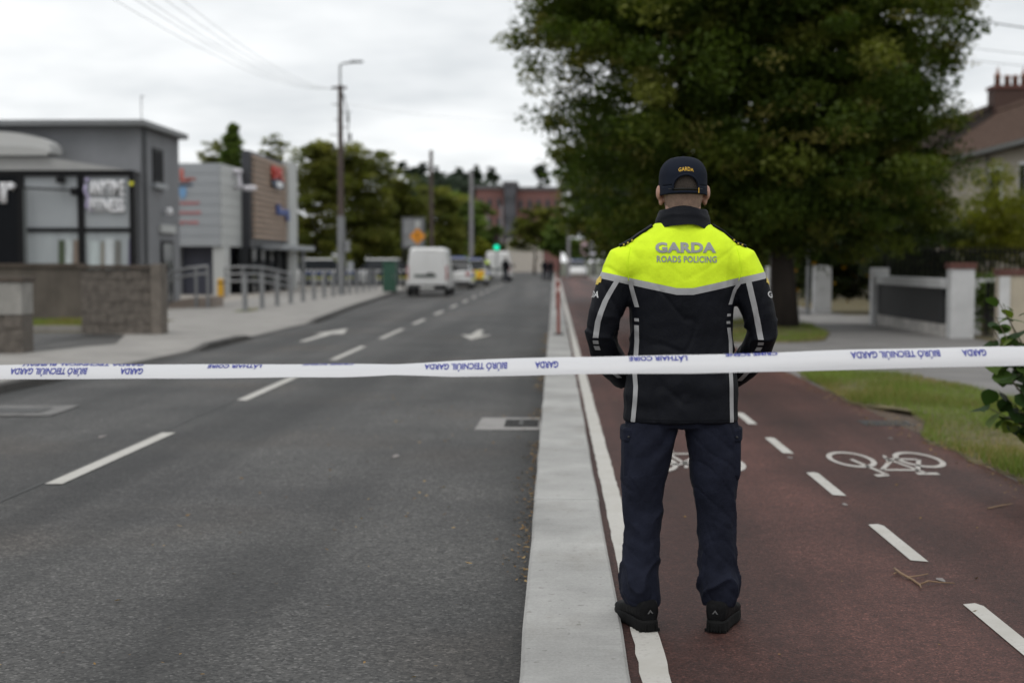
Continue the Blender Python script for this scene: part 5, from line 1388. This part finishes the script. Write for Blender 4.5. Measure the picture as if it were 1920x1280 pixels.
    h = MB(); h.loft([sring(.004, .033, hz + dz, w, d, 2.2) for dz, w, d in ((-.088, .0655, .0935), (-.05, .0750, .1005), (-.028, .0805, .1055))], cap=False)
    me = h.mesh('stubble'); smooth_all(me); link_mesh('stubble', me, stub, p)
    hairm = pm('hair', (.045, .034, .026), .8, .35, 60, .6, 300, stretch=(6, 6, .7))
    h = MB(); h.loft([sring(.004, .030, hz + dz, w, d, 2.2) for dz, w, d in ((-.030, .079, .104), (0, .083, .109), (.04, .083, .107), (.08, .070, .091), (.108, .038, .054))])
    me = h.mesh('hair'); smooth_all(me); link_mesh('hair', me, hairm, p)
    if cap:
        capm = jm.get('cap', jm['dark'])
        nT, nP = (160, 46) if hero else (28, 12)
        prof = []
        for k in range(nP+1):
            u = k/nP
            if u < .35: z, f = -.036 + (.075)*(u/.35), 1.0 - .015*(u/.35)
            else:
                a = (u-.35)/.65*PI/2; z, f = .039 + .078*math.sin(a), .985*max(.02, math.cos(a))**.72
            prof.append((z, f))
        m = MB(); rings = []
        for z, f in prof:
            rings.append([(.004 + .0925*f*math.cos(a), .030 + .117*f*math.sin(a), hz + z - (.010*math.sin(a) if z < 0 else 0)) for a in np.linspace(0, 2*PI, nT, False)])
        m.loft(rings, cap=False)
        # opening above the strap at the back of the head
        ox, ozb, ow, oh = .006, hz-.004, .048, .047
        keep = []
        for f in m.f:
            c = sum((Vector(m.v[i]) for i in f), Vector())/4
            if c.y < 0 and c.z > ozb - .012 and ((c.x-ox)/ow)**2 + (max(0, c.z-ozb)/oh)**2 < 1: continue
            keep.append(f)
        m.f = keep
        me = m.mesh('cap'); smooth_all(me); cp = link_mesh('cap', me, capm, p)
        sm = cp.modifiers.new('thick', 'SOLIDIFY'); sm.thickness = .003; sm.offset = 1
        if hero:
            bmv = bmesh.new(); bmv.from_mesh(MB.loft(MB(), rings, False).mesh('x')); bc = BVHTree.FromBMesh(bmv); bmv.free()
            def onto(x, z, o=.004):
                r = bc.ray_cast(Vector((x, -2, z)), Vector((0, 1, 0)))
                return (r[0].x, r[0].y - o, r[0].z) if r[0] else (x, -.08, z)
            m = MB(); arch = [onto(ox + ow*1.03*math.cos(a), ozb + oh*1.03*math.sin(a), .003) for a in np.linspace(-.15, PI+.15, 30)]
            m.tube(arch, .0045, 8); m.build('opening_trim', capm, cp, smooth=True)
            m = MB(); vs = []
            for x in np.linspace(-.060, .072, 24):
                for z in (hz-.034, hz-.008): q = onto(x, z, .005); vs.append(q)
            m.add(vs, [(2*k, 2*k+1, 2*k+3, 2*k+2) for k in range(23)]); q = m.build('strap', pm('strap_black', (.009, .009, .010), .6), cp, smooth=True); q.modifiers.new('thick', 'SOLIDIFY').thickness = .003
            m = MB(); vs = [onto(.054, hz-.026, .009), onto(.058, hz-.026, .009), onto(.058, hz-.006, .009), onto(.054, hz-.006, .009)]; m.quad(*vs); m.build('strap_tag', pm('cap_gold', (.62, .36, .02), .6), cp)
            me = text_mesh('GARDA', .0155, .058, .018, 1.05, maxedge=.006)
            map_mesh(me, lambda c: onto(.006 + c.x, hz + .066 + c.y - (c.x/.03)**2*.004, .0035)); link_mesh('cap_lettering', me, pm('cap_gold', (.62, .36, .02)), cp)
            m = MB(); m.ball((.004, .030, hz+.118), (.008, .008, .005), 10, 6); m.build('button', capm, cp, smooth=True)
            for k in range(6):
                a = PI/2 + k*PI/3 + .0; pts = []
                for z, f in prof[16::2]: pts.append((.004 + .0932*f*math.cos(a), .030 + .1178*f*math.sin(a), hz + z))
                if k == 3:
                    pts = [q for q in pts if q[2] > hz + .049]
                m = MB(); m.tube(pts, .0011, 5); m.build('seam', capm, cp)
        # peak at the front
        m = MB(); rr_ = []
        for a in np.linspace(.35, PI-.35, 14):
            c, s = math.cos(a), math.sin(a)
            rr_.append((( .004 + .0915*c, .030 + .115*s, hz-.030), (.004 + .080*c, .030 + .115*s + .075*s**.6, hz-.045 - .012*(1-abs(c)))))
        m.add([q for pr in rr_ for q in pr], [(2*k, 2*k+1, 2*k+3, 2*k+2) for k in range(13)]); q = m.build('peak', capm, cp, smooth=True); q.modifiers.new('thick', 'SOLIDIFY').thickness = .004
    # collar
    m = MB(); n = 28; rings = []
    for z, f, dyy in ((1.562, 1.27, 0), (1.585, 1.19, 0), (1.597, 1.155, 0), (1.603, 1.165, 0), (1.620, 1.12, 0), (1.630, 1.065, 0), (1.638, 1.045, 0), (1.644, 1.0, 0), (1.642, .95, 0), (1.60, .93, 0), (1.56, .93, 0)):
        rings.append([(.003 + .094*f*math.cos(a), .014 + .092*f*math.sin(a), z + (.014 if z > 1.61 else .024)*max(-1, min(1, -math.sin(a)*1.3 - .25 + .25*math.sin(3*a+.4))) + (.003*math.sin(5*a+z*90) if hero else 0)) for a in np.linspace(0, 2*PI, n, False)])
    m.loft(rings, cap=False); m.build('collar', jm['dark'], p, smooth=True)
    if hero:
        def back(x, z, o=.0025):
            r = bvh.ray_cast(Vector((x, -2, z)), Vector((0, 1, 0)))
            return Vector((r[0].x, r[0].y - o, r[0].z)) if r[0] else None
        def strip(pts, w, name, mat, o=.0035):
            L = [Vector((a, b)) for a, b in pts]; dense = []
            for a, b in zip(L, L[1:]):
                k = max(1, int((b-a).length/.008)); dense += [a.lerp(b, i/k) for i in range(k)]
            dense.append(L[-1]); vs = []; fs = []; prev = False
            nseg = 3
            for i, q in enumerate(dense):
                d = (dense[min(i+1, len(dense)-1)] - dense[max(i-1, 0)]).normalized(); nn = Vector((-d.y, d.x))
                if abs(d.y) > .5: nn = Vector((1, 0))
                row = [back(q.x + nn.x*w*(k/nseg-.5), q.y + nn.y*w*(k/nseg-.5), o) for k in range(nseg+1)]
                if any(r is None for r in row): prev = False; continue
                base = len(vs); vs += row
                if prev:
                    for k in range(nseg): fs.append((base-nseg-1+k, base-nseg+k, base+k+1, base+k))
                prev = True
            m = MB(); m.add(vs, fs); return m.build(name, mat, p, smooth=True)
        X = lambda px: (px - 1281)/483.; Z = lambda py: (1190 - py)/483.
        def PP(l): return [(X(a), Z(b)) for a, b in l]
        band = jm['band']
        for l, w in (([(1181, 529), (1186, 548), (1194, 577)], .0165), ([(1193.5, 598), (1194, 604)], .0165), ([(1193.5, 611), (1194.5, 640), (1193, 663), (1190, 699), (1192, 725), (1190, 760), (1187, 792)], .0165),
                     ([(1385, 532), (1377, 545), (1368, 572)], .0165), ([(1366, 589), (1365.5, 594)], .0165), ([(1364.5, 603), (1365, 608)], .0165), ([(1366, 615), (1370, 640), (1370, 700), (1371, 740), (1372, 792)], .0165)):
            strip(PP(l), w, 'reflective_strip', band)
        for l in ([(1157, 527), (1146, 545), (1135, 565), (1126, 588), (1121, 605), (1117, 635)], [(1117, 640), (1118, 647)], [(1119, 651), (1122, 659)],
                  [(1401, 528), (1407, 553), (1413, 577), (1421, 612), (1426, 638)], [(1427, 643), (1427, 649)], [(1426, 653), (1423, 660)]):
            strip(PP(l), .0215, 'sleeve_stripe', band)
        # slanted black gaps across the cuffs' stripes lower down
        for l in ([(1150, 703), (1166, 716)], [(1411, 702), (1397, 722)]):
            strip(PP(l), .02, 'cuff_stripe', band)
        lm = pm('reflective_letters', (.27, .275, .28), .45, .05, 30)
        def flat(me, cx, cz, tilt, o=.003):
            def fn(c):
                q = back(cx + c.x, cz + c.y + tilt*c.x, o); return q if q else (cx + c.x, -.13, cz + c.y)
            return map_mesh(me, fn)
        link_mesh('lettering', flat(text_mesh('GARDA', .041, .232, .045, 1.06, maxedge=.012), X(1282.5), Z(466), -.0), lm, p)
        link_mesh('lettering', flat(text_mesh('ROADS POLICING', .025, .230, .022, 1.05, maxedge=.010), X(1284.5), Z(487.5), -.01), lm, p)
        for s in (-1, 1):
            me = text_mesh('GARDA', .026, .125, .02, 1.0, maxedge=.010)
            def fn(c, s=s):
                y, z = -.005 + (-s)*(-c.x) * 1.0, 1.318 + c.y
                y = -.005 + (s*c.x)
                r = bvh.ray_cast(Vector((s*1.0, y, z)), Vector((-s, 0, 0)))
                return (r[0].x + s*.003, r[0].y, r[0].z) if r[0] else (s*.33, y, z)
            map_mesh(me, fn); link_mesh('sleeve_lettering', me, pm('sleeve_white', (.55, .55, .55), .5), p)
            m = MB(); vs = []
            for zz in np.linspace(1.356, 1.388, 5):
                for yy in np.linspace(-.052, -.012, 7):
                    r = bvh.ray_cast(Vector((s*1.0, yy, zz)), Vector((-s, 0, 0))); vs.append((r[0].x + s*.003, yy, zz) if r[0] else (s*.3, yy, zz))
            m.add(vs, [(7*i+k, 7*i+k+1, 7*i+k+8, 7*i+k+7) for i in range(4) for k in range(6) if (i, k) not in ((0, 0), (3, 0), (0, 5), (3, 5))]); m.build('sleeve_badge', pm('badge_gold', (.55, .40, .06), .5), p)
            # epaulettes
            rows = []
            for t_ in np.linspace(0, 1, 9):
                x = s*(.118 + .128*t_); row = []
                for yy in np.linspace(-.034, .026, 5):
                    r = bvh.ray_cast(Vector((x, yy, 2.2)), Vector((0, 0, -1))); row.append((x, yy, (r[0].z if r[0] else 1.48) + .006))
                rows.append(row)
            m = MB(); m.add([q for r_ in rows for q in r_], [(5*i+k, 5*i+k+1, 5*i+k+6, 5*i+k+5) for i in range(8) for k in range(4)])
            ep = m.build('epaulette', jm['dark'], p, smooth=True); q = ep.modifiers.new('thick', 'SOLIDIFY'); q.thickness = .007; q.offset = 0
            m = MB()
            for k in range(3):
                r_ = rows[5+k]; c0_ = r_[0]; m.cbox(c0_[0], c0_[1]-.003, c0_[2]+.001, .006, .006, .007)
            m.build('insignia', pm('badge_gold', (.55, .40, .06)), ep)
        # armhole and hem seams
        for s in (-1, 1):
            pts = []
            for z in np.linspace(1.50, 1.372, 16):
                x = s*(.206 + .012*math.sin((1.5-z)*20)); q = back(x, z, .001)
                if q: pts.append(q)
            m = MB(); m.tube(pts, .0022, 6); m.build('armhole_seam', jm['yoke'], p, smooth=True)
        pts = [back(x, .838, .0006) for x in np.linspace(-.19, .19, 30)]; m = MB(); m.tube([q for q in pts if q], .0015, 6); m.build('hem_seam', jm['dark'], p, smooth=True)
        # cargo pockets
        for s, cx in ((-1, -.206), (1, .206)):
            m = MB(); m.loft([[(cx + s*(dx_*f), yy*f + .0, z) for dx_, yy in ((-.03, -.085), (.020, -.07), (.030, -.01), (.026, .07), (-.02, .085), (-.04, .0))] for z, f in ((.592, .80), (.612, .98), (.70, 1.0), (.778, .98), (.79, .9))])
            me2 = remesh(m, .006, 3); smooth_all(me2); pk = link_mesh('cargo_pocket', me2, trouser_mat, p)
            m = MB(); m.loft([[(cx + s*(dx_*1.05), yy*1.04, z) for dx_, yy in ((-.032, -.086), (.022, -.072), (.033, -.01), (.028, .07), (-.02, .086), (-.04, .0))] for z in (.742, .80)]); m.build('flap', trouser_mat, pk, bevel=.010)
            m = MB(); m.ball((cx + s*.004, -.084, .765), (.005, .004, .005), 8, 6); m.build('stud', plast, pk)
    p.rotation_euler.z = rz; p.scale = (scale,)*3; p.location = loc; ROOT[p.name] = Vector((0, 0, 0))
    return p
hv = mat_fabric('hi_vis', (.70, .93, .03), .7, .06, 600, .35)
JH = dict(yoke=hv, band=pm('reflective_grey', (.34, .34, .345), .4, .06, 30), dark=mat_fabric('navy_shell', (.006, .0068, .010), .6, .15, 500, .35), cap=mat_fabric('cap_navy', (.010, .013, .022), .85, .15, 500, .1))
TR = mat_fabric('trouser_navy', (.0125, .0145, .0255), .85, .25, 500, .6)
JD = dict(dark=mat_fabric('dark_coat', (.010, .010, .012), .8)); 
make_person('officer in yellow and navy police jacket and cap standing close, back to us', (XX(1281, 5.55), 5.60, .004), jm=JH, trouser_mat=TR, hero=True)
PGa, PGd = 'officers in hi vis jackets by the vehicles', 'people in dark coats on the road'
make_person('officer in hi vis jacket standing at the left rear of the farther van', (XX(910, 101), 101, RZ), .04, jm=JH, trouser_mat=TR, rz=.4, group=PGa)
make_person('officer in hi vis jacket seen just above the yellow marked patrol car', (XX(888, 97.5), 97.5, RZ), .04, jm=JH, trouser_mat=TR, rz=PI, scale=1.05, group=PGa)
make_person('person in dark clothes at the right rear of the farther van', (XX(948, 104), 104, RZ), .04, jm=JD, yoke=False, trouser_mat=TR, rz=-.5, cap=False, group=PGd)
make_person('left one of two people in black standing on the road ahead', (XX(1021.5, 113), 113, RZ), .04, jm=JD, yoke=False, trouser_mat=TR, rz=-.5, cap=False, scale=.94, group=PGd)
make_person('right one of two people in black standing on the road ahead', (XX(1033, 113), 113.3, RZ), .04, jm=JD, yoke=False, trouser_mat=TR, rz=.8, cap=False, scale=.92, group=PGd)

# ------------------------------------------------------------------ cordon tape
TP = [(-1700, 697, 30), (-600, 696, 30), (0, 693, 24), (250, 691.5, 25), (500, 690.5, 25), (640, 690, 22.5), (690, 689, 19), (740, 687.5, 15.5), (785, 687, 20), (850, 686.5, 27), (1060, 681.5, 31), (1300, 679, 34), (1600, 670.5, 34), (1920, 663.5, 34), (2700, 650, 34), (3600, 634, 34)]
def tape_depth(px): return 4.28 - .26*(px/1920.)
TWID = .070; CURL = .55
tkn = []
for px, py, hpx in TP:
    Yd = tape_depth(max(-600, min(2700, px))); c = at(px, py, Yd); hm = hpx*Yd/F
    tkn.append((c.x, c.y, c.z, math.acos(max(-1, min(.995, hm/(TWID*math.sin(CURL)/CURL))))))
tkn = np.array(tkn)
def tape_at(x, v):
    """x along, v in -0.5..0.5 across the strip; a soft curl, top edge leaning away"""
    y, z, a = (np.interp(x, tkn[:, 0], tkn[:, k]) for k in (1, 2, 3))
    z += .0006*math.sin(x*7); a += .05*math.sin(x*5.1) + .03*math.sin(x*13.7)
    R = TWID/(2*CURL); th = 2*CURL*v + a
    n = Vector((0, -math.cos(th), math.sin(th)))
    return Vector((x, y + R*math.cos(a), z - R*math.sin(a))) + n*R, n
tm = MB(); xs = np.concatenate([np.linspace(tkn[0, 0], -2.0, 14), np.arange(-1.98, 2.0, .02), np.linspace(2.0, tkn[-1, 0], 14)]); nv_ = 11
vs = [tape_at(x, v)[0] for x in xs for v in np.linspace(-.5, .5, nv_)]
tm.add(vs, [(i*nv_+k, i*nv_+k+1, (i+1)*nv_+k+1, (i+1)*nv_+k) for i in range(len(xs)-1) for k in range(nv_-1)])
tapem, tt, tb = newmat('tape_white')
tb.inputs['Base Color'].default_value = (.74, .74, .76, 1); tb.inputs['Roughness'].default_value = .38
tt.links.new(bump(tt, noise_fac(tt, _coords(tt), 1.0, 4, .6, (9, 30, 55)), .22, .006), tb.inputs['Normal'])
trn = N('ShaderNodeBsdfTranslucent', tt); trn.inputs['Color'].default_value = (.75, .75, .78, 1)
msh = N('ShaderNodeMixShader', tt); msh.inputs[0].default_value = .22
tt.links.new(tb.outputs[0], msh.inputs[1]); tt.links.new(trn.outputs[0], msh.inputs[2]); tt.links.new(msh.outputs[0], tt.nodes['Material Output'].inputs['Surface'])
tape = tm.build('cordon_tape', tapem, smooth=True)
tag(tape, 'white police cordon tape with upside down blue lettering stretched across the whole road', 'tape')
ink = pm('tape_ink', (.014, .026, .27), .5, .1, 40)
def tape_text(body, px0, px1, v, hgt):
    hgt *= .92
    Yd = tape_depth((px0+px1)/2); x0, x1 = at(px0, 690, Yd).x, at(px1, 690, Yd).x
    me = text_mesh(body, hgt, x1-x0, .034 if 'Ó' not in body else .028, 1.0, maxedge=.012)
    def fn(c):
        q, n = tape_at((x0+x1)/2 - c.x, v - c.y/TWID); return q + n*.0012       # the strip hangs upside down
    map_mesh(me, fn); link_mesh('tape_lettering', me, ink, tape)
for k in (-1, 0, 1, 2):
    o_ = [-780, 0, 777, 1579][k+1]
    vb = [-.15, -.15, -.05, .09][k+1]
    if k >= 0:
        tape_text('BIÚRÓ TEICNIÚIL GARDA', 18+o_, 166+o_ + 8*k, vb, .034)
        tape_text('GARDA', 226+o_, 270+o_, vb + .02, .027)
    va = [.15, .15, .2, .27][k+1]
    tape_text('LÁTHAIR COIRE', 387+o_+ 16*max(0, k), 490+o_+ 22*max(0, k), va, .030)
    tape_text('CRIME SCENE', 565+o_ + 20*max(0, k), 662+o_ + 20*max(0, k), .36 if k < 1 else .385, .018)
tape_text('GARDA TECHNICAL BUREAU', 35, 268, .36, .019)

# ------------------------------------------------------------------ lime suckers at the right edge
def leaf_mesh(seed):
    r = random.Random(seed); n = 7; vs = []; 
    prof = [(0, 0), (.10, .26), (.28, .43), (.5, .46), (.72, .33), (.88, .15), (1.0, .0)]
    mid = [(t, 0, -.05*(t-.4)**2*4) for t, w in prof]
    L_ = [(t + r.uniform(-.02, .02) - .05*(w > .2)*(t < .2), w*(1 + r.uniform(-.06, .06)), .10*w - .12*(t-.4)**2) for t, w in prof]
    R_ = [(t - .05*(w > .2)*(t < .2), -w*(1 + r.uniform(-.06, .06)), .10*w - .12*(t-.4)**2) for t, w in prof]
    m = MB(); m.add([(t, w, z) for t, w, z in L_] + mid + [(t, w, z) for t, w, z in R_],
                    [(7+k, 8+k, 1+k, k) for k in range(6)] + [(14+k, 15+k, 8+k, 7+k) for k in range(6)])
    me = m.mesh('leaf', fix=False); smooth_all(me); return me
leafm = mat_leaf('sucker_leaf', [(0, (.022, .045, .014)), (.45, (.035, .070, .018)), (.75, (.065, .115, .022)), (1, (.16, .20, .035))], .3, .45, rnd=True)
LM = [leaf_mesh(k) for k in range(4)]
for me in LM: me.materials.append(leafm)
sx_, sy_ = 3.22, 8.9
sk = thing('lime_sapling', 'leafy lime suckers reaching into the photo at the right edge above the grass', 'plant', (sx_, sy_, .03))
rg = random.Random(12)
stems = []
for k in range(20):
    a = PI*.5 + rg.uniform(.1, 2.7); L = rg.uniform(.25, .62); H = rg.uniform(.35, 1.22)
    tip = Vector((math.cos(a)*L, math.sin(a)*L*.8, H))
    if tip.x > .1: tip.x *= -.5
    if k < 9: tip = Vector((-.30 - .025*k, rg.uniform(-.4, .3), (1.12, .42, .78, .95, .60, .70, 1.02, .5, .86)[k]))
    pts = [Vector((rg.uniform(-.08, .08), rg.uniform(-.08, .08), 0))]; 
    pts += [pts[0].lerp(tip, .45) + Vector((0, 0, .12)), tip]
    m = MB(); m.tube([p + Vector((sx_, sy_, .03)) for p in pts], [.009, .006, .0025], 6); m.build('stem', pm('green_stem', (.07, .06, .03), .7), sk, smooth=True)
    for q in range(13):
        t = .18 + .82*q/12
        p = pts[0].lerp(pts[1], t/.5) if t < .5 else pts[1].lerp(pts[2], (t-.5)/.5)
        lf = bpy.data.objects.new('leaf', rg.choice(LM)); COL.objects.link(lf); lf.parent = sk
        lf.location = p + Vector((rg.uniform(-.03, .03), rg.uniform(-.03, .03), rg.uniform(-.02, .02)))
        s = rg.uniform(.075, .14); lf.scale = (s, s, s)
        lf.rotation_euler = (rg.uniform(-.7, .7), rg.uniform(.0, 1.0), rg.uniform(0, 2*PI))
# dropped twig
tw = pm('dry_twig', (.23, .15, .09), .9, .2, 30, .4, 80)
A = G(1682, 1078); ps = [G(*q) for q in ((1677, 1070), (1690, 1082), (1712, 1090), (1724, 1100), (1740, 1096), (1765, 1095), (1790, 1096))]
o = thing('dropped_twig', 'forked dry twig lying on the red cycle track', 'twig', (A.x, A.y, 0))
m = MB(); m.tube([(p.x, p.y, .012 + .006*math.sin(i*2)) for i, p in enumerate(ps)], [.006, .006, .0055, .005, .004, .003, .002], 6); m.build('stem', tw, o, smooth=True)
for l in (((1705, 1086), (1725, 1083), (1740, 1080)), ((1724, 1099), (1727, 1106)), ((1680, 1078), (1675, 1080))):
    q = [G(*z) for z in l]; m = MB(); m.tube([(p.x, p.y, .012) for p in q], [.004] + [.0025]*(len(q)-1), 6); m.build('branch', tw, o)
ps = [G(*q) for q in ((1852, 955), (1875, 950), (1898, 946))]
m = MB(); m.tube([(p.x, p.y, .008) for p in ps], [.004, .004, .002], 6); q = m.build('dropped_twig', tw); tag(q, 'small straight twig near the right edge of the track', 'twig')
